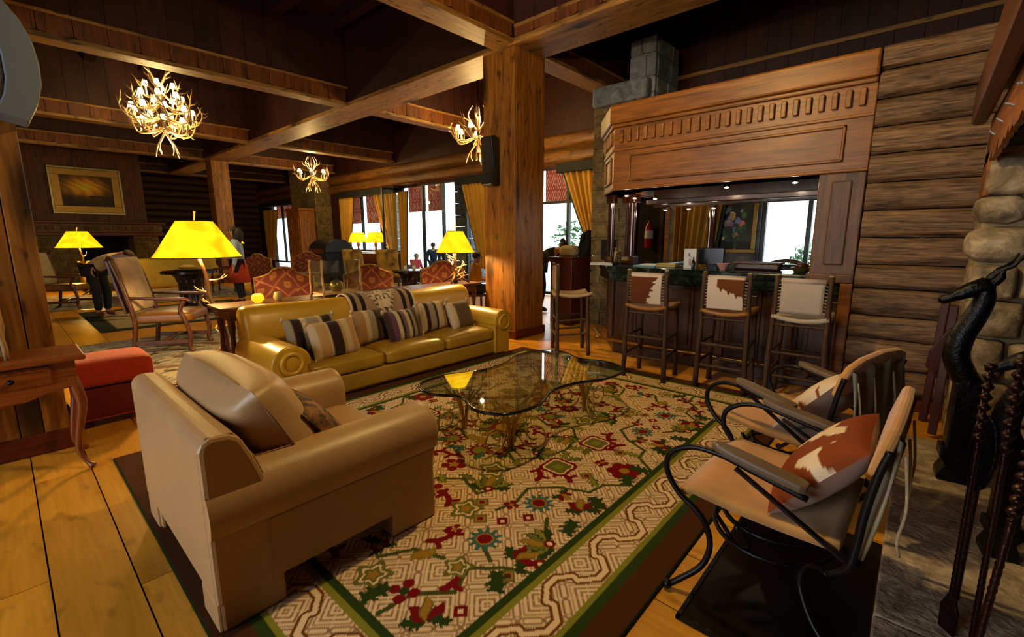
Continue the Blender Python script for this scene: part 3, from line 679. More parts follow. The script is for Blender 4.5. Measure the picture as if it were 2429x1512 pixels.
    def palmette(cx, cy, ang, s):
        for k in (-3, 3, -2, 2, -1, 1, 0): leaf(cx, cy, ang+k*.45, s*(1-.07*abs(k)), s*.17, (gold, oliv, lg, dg)[abs(k)], (oliv, dg, dg, dg)[abs(k)], .15)
        disc(cx, cy, s*.18, red); disc(cx, cy, s*.08, cream)
    def ring(cx, cy, r):
        sl, xx, yy = W(cx-r, cx+r, cy-r, cy+r); a = np.arctan2(yy-cy, xx-cx); d = np.hypot(xx-cx, yy-cy)*(1+.12*np.cos(4*a)); put(sl, d < r*.9, red); put(sl, d < r*.72, cream); put(sl, d < r*.62, oliv); put(sl, d < r*.25, lg)
    def cloud(cx, cy, r):
        sl, xx, yy = W(cx-r, cx+r, cy-r, cy+r); a = np.arctan2(yy-cy, xx-cx); d = np.hypot(xx-cx, yy-cy)*(1+.2*np.cos(5*a+.6)); put(sl, d < r*.8, oliv); put(sl, np.abs(d-r*.5) < r*.06, cream); put(sl, d < r*.25, gold)
    mx, my = (RX0+RX1)/2, 2.26; placed = []
    def put4(fn, x, y, *a, ang=None, rad=.08):
        for sx in (1, -1):
            for sy in (1, -1):
                px, py = mx+(x-mx)*sx, my+(y-my)*sy; placed.append((px, py, rad)); aa = list(a)
                if ang is not None: aa.insert(0, math.atan2(math.sin(ang)*sy, math.cos(ang)*sx))
                fn(px, py, *aa)
    def vine4(pts):
        for sx in (1, -1):
            for sy in (1, -1): vine([(mx+(x-mx)*sx, my+(y-my)*sy) for x, y in pts])
    vine4([(.80, 1.42), (.95, 1.40), (1.07, 1.28), (1.2, 1.34), (1.31, 1.22), (1.36, 1.12)]); vine4([(1.17, 1.47), (1.12, 1.62), (.98, 1.70)]); vine4([(1.36, 1.42), (1.30, 1.30)])
    vine4([(1.6, 1.55), (1.72, 1.52), (1.88, 1.56), (2.0, 1.44), (2.08, 1.27), (2.2, 1.25), (2.3, 1.13)]); vine4([(1.55, 2.1), (1.7, 1.92), (1.64, 1.74), (1.85, 1.66)]); vine4([(2.1, 2.2), (2.18, 2.02), (2.08, 1.86), (2.24, 1.72), (2.42, 1.68)]); vine4([(.9, 2.2), (1.0, 2.0), (1.16, 1.95), (1.3, 2.05)]); vine4([(1.45, 1.14), (1.6, 1.22), (1.72, 1.3)])
    for a in ((1.39, 1.427), (1.80, 1.42)): put4(rosette, *a, .088, 11, teal, red)
    put4(rosette, 2.03, 2.12, .1, 12, red, lg); put4(rosette, 1.2, 2.22, .08, 11, teal, red)
    put4(petals, 2.42, 1.24, .105, 6, red, gold); put4(petals, .935, 1.44, .07, 4, red, dg, .5); put4(petals, 1.78, 2.42, .085, 5, red, gold); put4(petals, 1.5, 1.95, .075, 4, red, gold, .4); put4(petals, .95, 2.35, .08, 5, red, oliv)
    for x, y, a in ((1.20, 1.62, -.9), (1.05, 1.33, -.3), (1.98, 1.58, .1), (1.45, 1.78, .5), (2.1, 1.42, .8), (.85, 1.85, 1.2), (2.35, 1.9, 2.2)): put4(comma, x, y, .13, red, ang=a)
    for x, y, a, z_ in ((1.57, 1.17, 2.2, .16), (1.72, 1.73, .6, .17), (1.08, 2.05, 1.0, .18), (2.25, 1.8, -.6, .15)): put4(palmette, x, y, z_, ang=a, rad=.14)
    for x, y, a in ((.90, 1.25, .9), (1.38, 1.22, -.4), (2.12, 1.95, 1.7), (1.62, 2.25, .4), (1.9, 1.2, .8)): put4(tulip, x, y, .13, ang=a, rad=.11)
    put4(ring, 2.2, 1.58, .12, rad=.13); put4(cloud, 1.50, 1.68, .1, rad=.1); put4(cloud, 1.9, 1.86, .11, rad=.1); put4(cloud, .9, 1.62, .09, rad=.1)
    for x, y in ((1.49, 1.56), (1.6, 1.66), (1.28, 1.18), (2.22, 1.38)): put4(diamond, x, y, .05, oliv, red)
    for x, y in ((1.55, 1.46), (1.66, 1.38), (1.02, 1.19), (1.43, 1.12), (2.0, 1.15)): put4(square, x, y, .028, red, cream)
    for x, y, a in ((.78, 1.5, .3), (1.2, 1.12, 1.2), (2.0, 1.11, 1.4), (1.68, 1.12, .7), (2.3, 1.11, 1.0)): put4(leaf, x, y, .15, .045, dg, dg, .3, ang=a)
    q = random.Random(11); n = 0
    for _ in range(2500):   # fill what is still empty with small leaves, buds and squares
        x, y = q.uniform(RX0+.52, mx), q.uniform(RY0+.52, my)
        if all((x-a)**2+(y-b)**2 > (r_+.055)**2 for a, b, r_ in placed):
            k = q.randint(0, 7); a = q.uniform(0, 2*PI)
            if k < 3: put4(leaf, x, y, .13, .028, (lg, teal, oliv)[k], dg, .25, ang=a, rad=.07)
            elif k == 3: put4(petals, x, y, .045, 4, red, gold, .4, rad=.06)
            elif k == 4: put4(tulip, x, y, .09, ang=a, rad=.08)
            elif k == 5: put4(cloud, x, y, .075, rad=.08)
            elif k == 6: put4(comma, x, y, .09, red, ang=a, rad=.08)
            else: put4(leaf, x, y, .14, .04, gold, oliv, .15, ang=a, rad=.08)
    palmette(mx, my, 0, .25); palmette(mx, my, PI, .25); rosette(mx, my, .13, 14, red, gold)
    # border band with bold stepped meander
    band = D < .44; C[band] = (cream+(tan*.85+cream*.15-cream)*fret(X, Y))[band]
    xs_side = np.minimum(X-RX0, RX1-X) < np.minimum(Y-RY0, RY1-Y); s_par = np.where(xs_side, Y-RY0, X-RX0); P_ = .36; ss = np.mod(s_par, P_); dd = D-.288
    path = [(0, .07), (.06, .02), (.05, -.01), (.12, -.07), (.18, -.07), (.24, -.01), (.23, .02), (.30, .07), (.36, .07)]
    dist = np.full(X.shape, 9.0)
    for (ax, ay), (bx, by) in zip(path, path[1:]):
        dx, dy = bx-ax, by-ay; tt = np.clip(((ss-ax)*dx+(dd-ay)*dy)/(dx*dx+dy*dy), 0, 1); dist = np.minimum(dist, np.hypot(ss-ax-tt*dx, dd-ay-tt*dy))
    inb = (D > .19) & (D < .385); C[inb & (dist < .023)] = cream; C[inb & (np.abs(dist-.017) < .006)] = tan*.95
    C[(D > .385) & (D <= .415)] = lg; C[(D > .415) & (D <= .452)] = dg
    C[(D > .165) & (D <= .19)] = lg; C[(D > .125) & (D <= .165)] = dg; C[D <= .125] = brown; C[D < .012] = dg*.4
    z = np.where(D < .006, .004, .012)
    me = bpy.data.meshes.new('rug'); nv = (nx+1)*(ny+1)
    co = np.stack([X-mx, Y-my, z], -1).reshape(-1, 3)
    idx = np.arange(nv).reshape(ny+1, nx+1); q4 = np.stack([idx[:-1, :-1], idx[:-1, 1:], idx[1:, 1:], idx[1:, :-1]], -1).reshape(-1, 4)
    me.vertices.add(nv); me.vertices.foreach_set('co', co.ravel()); me.loops.add(q4.size); me.loops.foreach_set('vertex_index', q4.ravel().astype(np.int32))
    me.polygons.add(len(q4)); me.polygons.foreach_set('loop_start', (np.arange(len(q4))*4).astype(np.int32)); me.update(calc_edges=True); me.validate()
    painted('rug_pile', .95, .25, 300, spec=.1); me.materials.append(MATS['rug_pile'])
    o = bpy.data.objects.new('area_rug', me); COL.objects.link(o); o.location = (mx, my, .002); paint(o, C.reshape(-1, 3))
    tag(o, 'large cream floral wool rug with green lines and brown edge under the glass table', 'rug')
make_rug()

# ================================================================ LEATHER
plain('beige_leather', 'ab8a60', .42, noise=.1, nscale=3, bump=.06, bscale=90, spec=.45)
plain('beige_dark', '8a6a44', .6)
plain('gold_leather', 'b88f24', .33, noise=.12, nscale=4, bump=.07, bscale=70, spec=.5)
plain('gold_seat', '9c7a22', .33, noise=.18, nscale=4, bump=.1, bscale=40, spec=.5)
hide('brown_velvet', '2a1608', '8a5c1c', 16, 1.0, .08, .52)
plain('brass', 'a87a30', .3, .9)

# ---- big beige armchair, facing +x
AX0, AX1, AY0, AY1 = .36, 1.36, 1.76, 2.90
t = thing('armchair', 'big beige leather armchair with rolled arms in the foreground', 'armchair', (.86, 2.33, .012))
def side(y0, y1):   # lower side panel with feet notches
    return MB().prism([(AX0+.01, .014), (AX0+.24, .014), (AX0+.24, .13), (AX1-.26, .13), (AX1-.26, .014), (AX1, .014), (AX1-.005, .395), (AX0+.01, .395)], y0, y1, 'xz')
for y0, y1 in ((AY0+.0, AY0+.22), (AY1-.22, AY1)): side(y0, y1).build('side_panel', 'beige_leather', t, w=True, bevel=.012)
MB().box(AX0+.03, AX1-.03, AY0+.2, AY1-.2, .13, .3).build('seat_base', 'beige_leather', t, w=True, bevel=.012)
def armroll(y0, s):
    pr = [(0, .388), (-.022, .41), (-.034, .45), (-.036, .49), (-.026, .535), (0, .575), (.04, .6), (.09, .612), (.14, .606), (.19, .585), (.225, .55), (.24, .5), (.24, .3), (.02, .3)]
    m = MB(); n = len(pr); vs = []; xs_ = [AX0+.004, AX0+.2, .8, 1.1, AX1-.02, AX1+.005, AX1+.012]; sc_ = [1, 1, 1, 1, 1, .985, .93]
    for x, k in zip(xs_, sc_):
        for u, z in pr: vs.append((x, y0+s*(.105+(u-.105)*k), .45+(z-.45)*k))
    fs = [(i*n+j, i*n+(j+1) % n, (i+1)*n+(j+1) % n, (i+1)*n+j) for i in range(len(xs_)-1) for j in range(n)]+[tuple(range(n)), tuple((len(xs_)-1)*n+j for j in range(n))]
    return m.add(vs, fs)
for y0, s in ((AY0, 1), (AY1, -1)):
    a = armroll(y0, s).build('arm', 'beige_leather', t, w=True, smooth=True)
    MB().tube([(AX0+.02, y0+.0*s-.002*s, .39), (AX1, y0-.002*s, .39)], .006, 6).build('piping', 'beige_dark', a, w=True)
# back slab: tapers to the top, front face leans
bk = [(AX0, .13), (AX0, .73), (AX0+.012, .76), (AX0+.04, .775), (AX0+.1, .77), (AX0+.135, .745), (AX0+.17, .66), (AX0+.215, .52), (AX0+.2, .3), (AX0+.2, .13)]
bo = MB().prism(bk, AY0-.012, AY1+.012, 'xz').build('backrest', 'beige_leather', t, w=True, bevel=.018)
for y0, y1 in ((AY0, AY0+.2), (AY1-.2, AY1)): MB().box(AX0, AX0+.2, y0+.005, y1-.005, .014, .14).build('foot', 'beige_leather', t, w=True, bevel=.01)
MB().tube([(AX0+.004, AY0+.01, .14), (AX0+.004, AY0+.01, .72), (AX0+.03, AY0+.01, .77), (AX0+.11, AY0+.008, .765), (AX0+.17, AY0+.008, .66), (AX0+.215, AY0+.006, .52)], .005, 6).build('piping', 'beige_dark', bo, w=True)
MB().rbox(AX0+.2, AX1+.0, AY0+.245, AY1-.245, .28, .43, .05, .03).build('seat_cushion', 'beige_leather', t, w=True, smooth=2)
Mx = Matrix.Translation((AX0+.325, 2.33, .665)) @ Matrix.Rotation(R(-27), 4, 'Y') @ Matrix.Rotation(R(90), 4, 'Z')
c_ = MB().pillow(.96, .45, .33, Mx, 28, 20, 4.0, .03); cu = c_.build('back_cushion', 'beige_leather', t, w=True, smooth=2)
ring = []
for k in range(64):
    a = 2*PI*k/64; ca, sa = math.cos(a), math.sin(a); q = 4.5; rr = (abs(ca)**q+abs(sa)**q)**(-1/q); ring.append(Mx @ Vector((ca*rr*.48, 0, sa*rr*.225)))
MB().tube(ring, .006, 6, closed=True).build('piping', 'beige_dark', cu, w=True)
Mx = Matrix.Translation((AX0+.56, 2.12, .56)) @ Matrix.Rotation(R(-38), 4, 'Y') @ Matrix.Rotation(R(84), 4, 'Z')
tag(MB().pillow(.46, .42, .16, Mx, 14, 14).build('throw_pillow', 'brown_velvet', smooth=2), 'dark brown and gold throw pillow on the beige armchair', 'pillow')

# ---- long golden leather sofa, facing -y
SX0, SX1, SY0, SY1 = 1.38, 4.26, 3.83, 4.80
sf = thing('sofa', 'long golden leather three-seat sofa with rolled arms', 'sofa', (2.75, 4.3, 0))
MB().box(SX0+.12, SX1-.12, SY0+.03, SY1-.05, .035, .2).build('base', 'gold_seat', sf, w=True, bevel=.02)
bsy = MB().tube([(SX0+.15, SY0+.028, .045), (SX1-.15, SY0+.028, .045)], .008, 6).build('nail_trim', 'brass', sf, w=True)
for sx, s in ((SX0, 1), (SX1, -1)):
    pr = [(.29, .03), (.29, .38)]+[(.14+.165*math.cos(a), .40+.165*math.sin(a)) for a in [k*R(215)/16 for k in range(17)]]+[(.03, .28), (.045, .03)]
    a = MB().prism([(sx+s*u, z) for u, z in pr], SY0+.0, SY1-.1, 'xz').build('arm', 'gold_leather', sf, w=True, smooth=True, bevel=.012)
    rr = []
    for k in range(25): an = k*2*PI/24; rr.append((sx+s*(.14+.085*math.cos(an)), SY0-.006, .415+.085*math.sin(an)))
    MB().tube(rr[:-1], .02, 8, closed=True).build('scroll_ring', 'gold_leather', a, w=True, smooth=2)
    MB().ell((sx+s*.14, SY0-.0, .415), (.075, .022, .075), 16, 8).build('scroll_button', 'gold_leather', a, w=True, smooth=2)
    for k in range(13): MB().ell((sx+s*.275, SY0-.004, .06+.027*k), (.009, .006, .009), 6, 4).build('nail_head', 'brass', a, w=True, smooth=2)
# back with rolled top
pr = [(SY1-.02, .05), (SY1, .3), (SY1+.01, .68), (SY1-.01, .77), (SY1-.06, .815), (SY1-.13, .82), (SY1-.2, .79), (SY1-.245, .72), (SY1-.27, .6), (SY1-.3, .45), (SY1-.3, .2), (SY1-.3, .05)]
m = MB(); n = len(pr); vs = []; xk = [SX0+.04, SX0+.06, SX0+.10]+[SX0+.10+(SX1-SX0-.2)*i/24 for i in range(1, 24)]+[SX1-.10, SX1-.06, SX1-.04]
for i, x in enumerate(xk):
    e = min(i, len(xk)-1-i); k = (.8, .94, 1)[min(e, 2)]
    for u, z in pr: vs.append((x+.006*math.sin(9*x+4*z), SY1-.15+(u-SY1+.15)*k-.004*math.sin(31*x), .1+(z-.1)*(1-(1-k)*.25)+.004*math.sin(5*x)))
m.add(vs, [(i*n+j, i*n+(j+1) % n, (i+1)*n+(j+1) % n, (i+1)*n+j) for i in range(len(xk)-1) for j in range(n)]+[tuple(range(n)), tuple((len(xk)-1)*n+j for j in range(n))])
m.build('backrest', 'gold_leather', sf, w=True, smooth=2)
cw = (SX1-SX0-.56)/3
for k in range(3):
    a = SX0+.28+k*cw; MB().rbox(a+.005, a+cw-.005, SY0+.02, SY1-.28, .2, .345, .045, .035, 12).build('seat_cushion', 'gold_seat', sf, w=True, smooth=2)

# ---- striped woven cushions and the throw on the sofa
painted('weave', .95, .5, 160, .2, .1)
def Lh(h): return np.array(S(h)[:3])
def stripes(seq):   # seq: list of (width, hex)
    tot = sum(w for w, _ in seq); ed = []; a = 0
    for w, h in seq: a += w/tot; ed.append((a, Lh(h)))
    def f(t):
        for e, c in ed:
            if t <= e+1e-6: return c
        return ed[-1][1]
    return f
BR, CRM, GRY, TAN, PUR, SAND, BLK = '2c1a12', 'b8a688', '8d8270', '9a744a', '55384e', 'a9885c', '181210'
def cushion(label, loc, tilt, rz, w, h, t_, seq, grp='woven cushions on the golden sofa', plain_mat=None):
    Mx = Matrix.Translation(loc) @ Matrix.Rotation(rz, 4, 'Z') @ Matrix.Rotation(tilt, 4, 'X')
    o = thing('cushion', label, 'cushion', loc, 0, grp)
    m = MB().pillow(w, h, t_, Mx, 30, 16, 2.8, .05); f = stripes(seq); uv = m.uv
    c = m.build('cover', 'weave', o, w=True, smooth=2, fix=False); paint(c, [f((u+1)/2) for u, v, s in uv])
    for k, (u, v) in enumerate(((-1, -1), (1, -1), (1, 1), (-1, 1))):
        p = Mx @ Vector((u*w/2*.98, 0, v*h/2*.98)); MB().ell(p, (.022, .018, .026), 8, 6).build('tassel', 'tassel', o, w=True, smooth=2)
    return o
plain('tassel', 'b8a078', .9, noise=.3, nscale=60)
cushion('cream, sand and dark brown striped cushion, front left on the sofa', (2.02, 4.07, .51), R(-20), R(8), .50, .37, .16, [(1, CRM), (1.6, SAND), (.3, CRM), (2.2, BR), (.4, SAND), (1.2, CRM), (1.4, SAND), (.5, CRM)])
cushion('grey and brown striped cushion tucked behind the sand striped one', (1.90, 4.26, .54), R(-16), R(6), .52, .37, .15, [(1, GRY), (1.2, BR), (.7, CRM), (2, GRY), (.6, CRM), (1.4, BR), (1, GRY)])
cushion('mottled brown and tan cushion in the middle of the sofa', (2.58, 4.30, .53), R(-14), R(4), .46, .36, .15, [(1.5, TAN), (.5, CRM), (1.2, GRY), (.4, BR), (1.4, '4a3a28'), (.5, CRM), (1, '3a2c20')])
cushion('purple, cream and black striped cushion in the middle of the sofa', (2.86, 4.16, .51), R(-20), R(10), .48, .36, .16, [(.6, '3a2620'), (1.3, PUR), (.7, CRM), (.5, BLK), (1.0, '6a5264'), (.7, CRM), (.6, BLK), (.9, GRY), (.6, BR), (.9, PUR), (.5, CRM)])
cushion('grey, cream and dark striped cushion towards the right of the sofa', (3.42, 4.30, .53), R(-14), R(4), .5, .36, .15, [(.8, CRM), (.7, BR), (1, GRY), (.5, BLK), (1.2, CRM), (.6, TAN), (1.1, '6a5a40'), (.8, CRM)])
cushion('brown mottled cushion with a cream edge, furthest right on the sofa', (3.72, 4.20, .51), R(-20), R(14), .45, .36, .15, [(1.1, CRM), (.3, '6a5a48'), (4, '5a4636'), (.5, '3a2c24'), (.3, CRM)])
# throw draped over the sofa back
def throw():
    w0, w1 = 2.42, 3.26; prof = [(SY1+.03, .45), (SY1+.03, .68), (SY1+.01, .79), (SY1-.06, .838), (SY1-.13, .842), (SY1-.205, .81), (SY1-.255, .735), (SY1-.285, .6), (SY1-.315, .47), (SY1-.36, .39)]
    pts = spline([(0, y, z) for y, z in prof], 5); nu = 80; m = MB(); vs = []; cols = []
    kl = len(pts); dk, crm, tan_ = Lh('20120c'), Lh('c8b698'), Lh('967c62')
    def fn(i, j):
        t_ = j/(kl-1); u = i/nu; x = w0+(w1-w0)*u+.05*t_; p = pts[j]; return (x, p.y-.006*math.sin(u*30+t_*4)*t_, p.z+.004*math.sin(u*25))
    for j in range(kl):
        for i in range(nu+1):
            vs.append(fn(i, j)); u = i/nu; t_ = j/(kl-1); s = abs(u-.5)*2
            if s > .93: c = crm
            elif s > .80: c = dk
            elif s > .68: c = tan_
            elif s > .56: c = dk
            else:
                d = s/.56+max(0, (t_-.38))*1.9   # pale pointed field with scrolls
                c = crm
                if abs(d-1.0) < .07: c = dk if int(t_*40) % 2 else crm
                elif d < .9:
                    a1, b1 = (u-.5)*9, (t_-.45)*9; r1 = math.hypot(abs(a1)-1.1, b1); r2 = math.hypot(abs(a1)-.55, b1-1.3)
                    if .42 < r1 < .62 or r1 < .16 or .28 < r2 < .44 or (abs(a1) < .09 and abs(b1) < .5): c = dk
                else: c = tan_
            cols.append(c)
    fs = [(j*(nu+1)+i, j*(nu+1)+i+1, (j+1)*(nu+1)+i+1, (j+1)*(nu+1)+i) for j in range(kl-1) for i in range(nu)]
    o = m.add(vs, fs).build('throw_blanket', 'weave', smooth=2); paint(o, cols); sol = o.modifiers.new('solid', 'SOLIDIFY'); sol.thickness = .01; sol.offset = 0
    tag(o, 'cream and brown woven throw with scroll pattern over the sofa back', 'throw')
throw()

# ---- glass coffee table with bronze reed base
pane_glass('table_glass', (.86, .91, .80), 1.8)
plain('glass_edge', '06120e', .12, spec=.8)
plain('bronze_reed', 'b8924a', .4, .45, noise=.2)
ZG = .385
t = thing('coffee_table', 'glass coffee table with a wavy edge on bronze reed legs', 'table', (2.66, 2.2, .014))
out = []; ctrl = [(1.97, 1.80), (2.22, 1.76), (2.5, 1.86), (2.75, 1.83), (3.0, 1.72), (3.27, 1.72), (3.42, 1.92), (3.36, 2.2), (3.46, 2.45), (3.38, 2.62), (3.1, 2.7), (2.8, 2.6), (2.5, 2.6), (2.2, 2.72), (1.96, 2.68), (1.88, 2.46), (1.98, 2.25), (1.88, 2.0)]
nC = len(ctrl)
for i in range(nC):
    p0, p1, p2, p3 = [Vector(ctrl[(i+k) % nC]+(0,)) for k in (-1, 0, 1, 2)]
    for k in range(6):
        u = k/6; q = .5*((2*p1)+(p2-p0)*u+(2*p0-5*p1+4*p2-p3)*u*u+(3*p1-p0-3*p2+p3)*u**3); out.append((q.x, q.y))
MB().prism(out, ZG-.012, ZG).build('glass_top', 'table_glass', t, w=True)
MB().tube([(x, y, ZG-.008) for x, y in out], .011, 8, closed=True).build('glass_edge', 'glass_edge', t, w=True, smooth=2)
rr = random.Random(2)
for (bx, by) in ((2.2, 1.98), (3.12, 1.98), (3.14, 2.44), (2.2, 2.46)):
    lg_ = MB()
    for k in range(6):
        a = 2*PI*k/6+.3; d = (math.cos(a), math.sin(a))
        lg_.tube(spline([(bx+.012*d[0], by+.012*d[1], .015), (bx+.02*d[0], by+.02*d[1], .14), (bx+.05*d[0], by+.05*d[1], .24), (bx+.12*d[0], by+.12*d[1], .33), (bx+.15*d[0], by+.15*d[1], ZG-.02)], 5), .0075, 6)
    lb = lg_.build('leg', 'bronze_reed', t, w=True, smooth=2)
    lg_ = MB()
    for k in range(3):
        a = 2*PI*k/3+.9+bx; d = Vector((math.cos(a), math.sin(a), 0)); pts = []
        for q in range(26):
            u = q/25; th = u*2*PI*1.35; rd = .11*(1-u*.72); c = Vector((bx, by, .13))+d*.16; pts.append(c+d*(rd*math.cos(th+PI))+Vector((0, 0, rd*math.sin(th+PI))))
        lg_.tube(pts, .006, 6)
    lg_.build('scroll', 'bronze_reed', lb, w=True, smooth=2)
st_ = MB()
for dz in (0, .012, .024):
    st_.tube(spline([(2.2, 1.98+dz, .26), (2.66, 2.2, .20+dz), (3.14, 2.44-dz, .26)], 8), .006, 6); st_.tube(spline([(3.12, 1.98+dz, .26), (2.66, 2.22, .2+dz), (2.2, 2.46, .26)], 8), .006, 6)
st_.build('cross_stretcher', 'bronze_reed', t, w=True, smooth=2)

# ================================================================ IRON CHAIRS WITH HIDE SEATS (face +y)
plain('wrought_iron', '0c0c0e', .4, .5)
plain('suede', 'c08c4a', .85, noise=.25, nscale=5, sheen=.3)
plain('arm_wood', '6e5c46', .45, noise=.35, nscale=6, axis=(1, .15, 1))
plain('pink_suede', '8a6a5a', .9, noise=.15, sheen=.3)
plain('grey_hide', '8e8872', .8, noise=.45, nscale=9, axis=(1, 1, .25))
painted('hide_print', .85, .3, 150, 0)
def cowA(u, v):   # brown hide with a white flash
    n = .10*math.sin(7*u+3*v)+.07*math.sin(13*v-5*u)+.03*math.sin(31*u+17*v); d = u*.75+v*.55
    w = abs(d-.28+n) < .17 and v < .72 or (u < -.55 and abs(v-.2+n) < .22) or math.hypot(u+.05, v-.62+n*.5) < .13
    return Lh('d8c6ac') if w else Lh('7a3606')
def cowB(u, v):
    n = math.sin(6*u+2+2*math.sin(5*v))*math.sin(6*v+1.5*math.sin(4*u)); return Lh('7a3606') if n > .35 else Lh('d0beA6')
def iron_chair(label, clabel, loc, rz, hidemat, drape):
    t = thing('iron_armchair', label, 'chair', loc, rz, 'pair of iron armchairs by the fireplace')
    for s in (-1, 1):
        x = s*.33
        fr = spline([(x, -.18, .555), (x, .0, .595), (x, .12, .62), (x, .23, .615), (x, .315, .56), (x, .325, .48), (x, .27, .40), (x*1.0, .17, .33), (x*1.0, .13, .23), (x*1.05, .15, .13), (x*1.16, .22, .05), (x*1.24, .26, .017)], 6)
        a = MB().tube(fr, .0125, 8).build('arm_frame', 'wrought_iron', t, smooth=2)
        MB().ell(fr[-1]+Vector((0, 0, .004)), (.02, .02, .02), 10, 8).build('foot_ball', 'wrought_iron', a, smooth=2)
        MB().bar((x, .06, .585), (x, -.30, .385), .024, .009).build('arm_brace', 'wrought_iron', t)
        pr = [(.026, -.17), (.036, -.15), (.038, -.05), (.036, .08), (.026, .145), (0, .17), (-.026, .145), (-.036, .08), (-.038, -.05), (-.036, -.15), (-.026, -.17)]
        m = MB().prism(pr, -.016, .016, 'xy'); m.xf(Matrix.Translation((x, -.01, .625)) @ Matrix.Rotation(R(11), 4, 'X')); m.build('arm_rest', 'arm_wood', t, bevel=.01)
        bl = spline([(x*.95, -.26, .30), (x*1.0, -.31, .36), (x, -.325, .45), (x, -.335, .58), (x, -.355, .72), (x, -.375, .80)], 5)
        MB().tube(bl, .0105, 8, flat=1.3).build('back_post', 'wrought_iron', t, smooth=2)
        rl_ = spline([(x*.95, -.26, .30), (x*.75, -.2, .26), (x*.72, -.17, .18), (x*.85, -.22, .08), (x*1.0, -.30, .015)], 5)
        MB().tube(rl_, .0115, 8).build('rear_leg', 'wrought_iron', t, smooth=2)
        MB().tube(spline([(x*.9, .05, .33), (x*.8, .0, .25), (x*.7, .05, .2), (x*.62, .12, .25), (x*.7, .15, .31)], 5), .009, 8).build('scroll', 'wrought_iron', t, smooth=2)
    for r_, z in ((.27, .22), (.235, .285)):
        MB().tube([(r_*math.cos(2*PI*k/32), -.02+r_*.86*math.sin(2*PI*k/32), z) for k in range(32)], .010, 8, closed=True).build('ring', 'wrought_iron', t, smooth=2)
    # seat pad, rolled at the front
    def seat(u, v):
        x = (u-.5)*.62; y = -.28+.57*v; z = .425-.03*math.sin(PI*v)*(1-abs(u-.5)*1.2)+.02*v
        if v > .9: z -= (v-.9)*.5
        return (x, y, z)
    m = MB(); nu, nv = 16, 16
    top = [seat(i/nu, j/nv) for j in range(nv+1) for i in range(nu+1)]; bot = [(x*.985, y, z-.05+.012*(abs(x)/.31)**4) for x, y, z in top]; w = nu+1; q = len(top)
    fs = [(j*w+i, j*w+i+1, (j+1)*w+i+1, (j+1)*w+i) for j in range(nv) for i in range(nu)]+[(q+j*w+i, q+(j+1)*w+i, q+(j+1)*w+i+1, q+j*w+i+1) for j in range(nv) for i in range(nu)]
    bd = [i for i in range(nu)]+[j*w+nu for j in range(nv)]+[nv*w+i for i in range(nu, 0, -1)]+[j*w for j in range(nv, 0, -1)]
    fs += [(bd[k], q+bd[k], q+bd[(k+1) % len(bd)], bd[(k+1) % len(bd)]) for k in range(len(bd))]
    m.add(top+bot, fs).build('seat_pad', 'suede', t, smooth=2)
    # back board with rounded top
    m = MB(); pts = [(-.335, .70), (-.335, .80), (-.30, .855), (-.2, .885), (0, .90), (.2, .885), (.30, .855), (.335, .80), (.335, .70)]
    m.prism(pts, -.018, .018, 'xz').xf(Matrix.Translation((0, -.352, 0)) @ Matrix.Translation((0, 0, .75)) @ Matrix.Rotation(R(-14), 4, 'X').inverted() @ Matrix.Translation((0, 0, -.75))).build('back_rail', 'suede', t, smooth=False, bevel=.014)
    # hide draped behind the back
    def dr(u, v):
        z = .83-v*(.34 if drape else .44)-.02*math.sin(u*17); return ((u-.5)*.60, -.395+.05*v*(1 if not drape else -.6)-.012*math.sin(u*23+v*3), z)
    o = MB().grid(dr, 30, 10).build('back_hide', 'grey_hide', t, smooth=2); sm = o.modifiers.new('solid', 'SOLIDIFY'); sm.thickness = .008
    for k, (u, l) in enumerate(((-.28, .3), (-.12, .25), (.1, .28))):
        MB().tube(spline([(u, -.41, .78), (u+.02, -.43, .6), (u-.01, -.42, .5), (u+.02, -.43, .78-l-.05)], 4), .005, 6).build('lace', 'tassel', t, smooth=2)
    # cushion: its own thing, in world space
    Rz = Matrix.Translation(loc) @ Matrix.Rotation(rz, 4, 'Z')
    Mx = Rz @ Matrix.Translation((.0, -.175, .575)) @ Matrix.Rotation(R(40), 4, 'X') @ Matrix.Rotation(R(4), 4, 'Y')
    c = thing('cushion', clabel, 'cushion', (Rz @ Vector((0, -.2, .43))), 0, 'cow hide cushions on the iron chairs')
    m = MB().pillow(.56, .42, .17, Mx, 60, 48, 2.6, .04)
    n_ = len(m.v)//2
    hf = MB().add(m.v[:n_], [f for f in m.f if max(f) < n_]).build('hide_front', 'hide_print', c, w=True, smooth=2, fix=False); paint(hf, [hidemat(u, v) for u, v, sd in m.uv[:n_]])
    MB().add(m.v[n_:], [tuple(i-n_ for i in f) for f in m.f if min(f) >= n_]).build('suede_back', 'pink_suede', c, w=True, smooth=2, fix=False)
    return t
iron_chair('nearest black iron armchair with suede seat and wooden arm pads', 'brown and white cow hide cushion on the nearest iron chair', (2.09, .37, .0), R(-2), cowA, False)
iron_chair('further black iron armchair with a grey hide draped behind its back', 'brown spotted white hide cushion on the further iron chair', (2.97, .47, .0), R(-17), cowB, True)

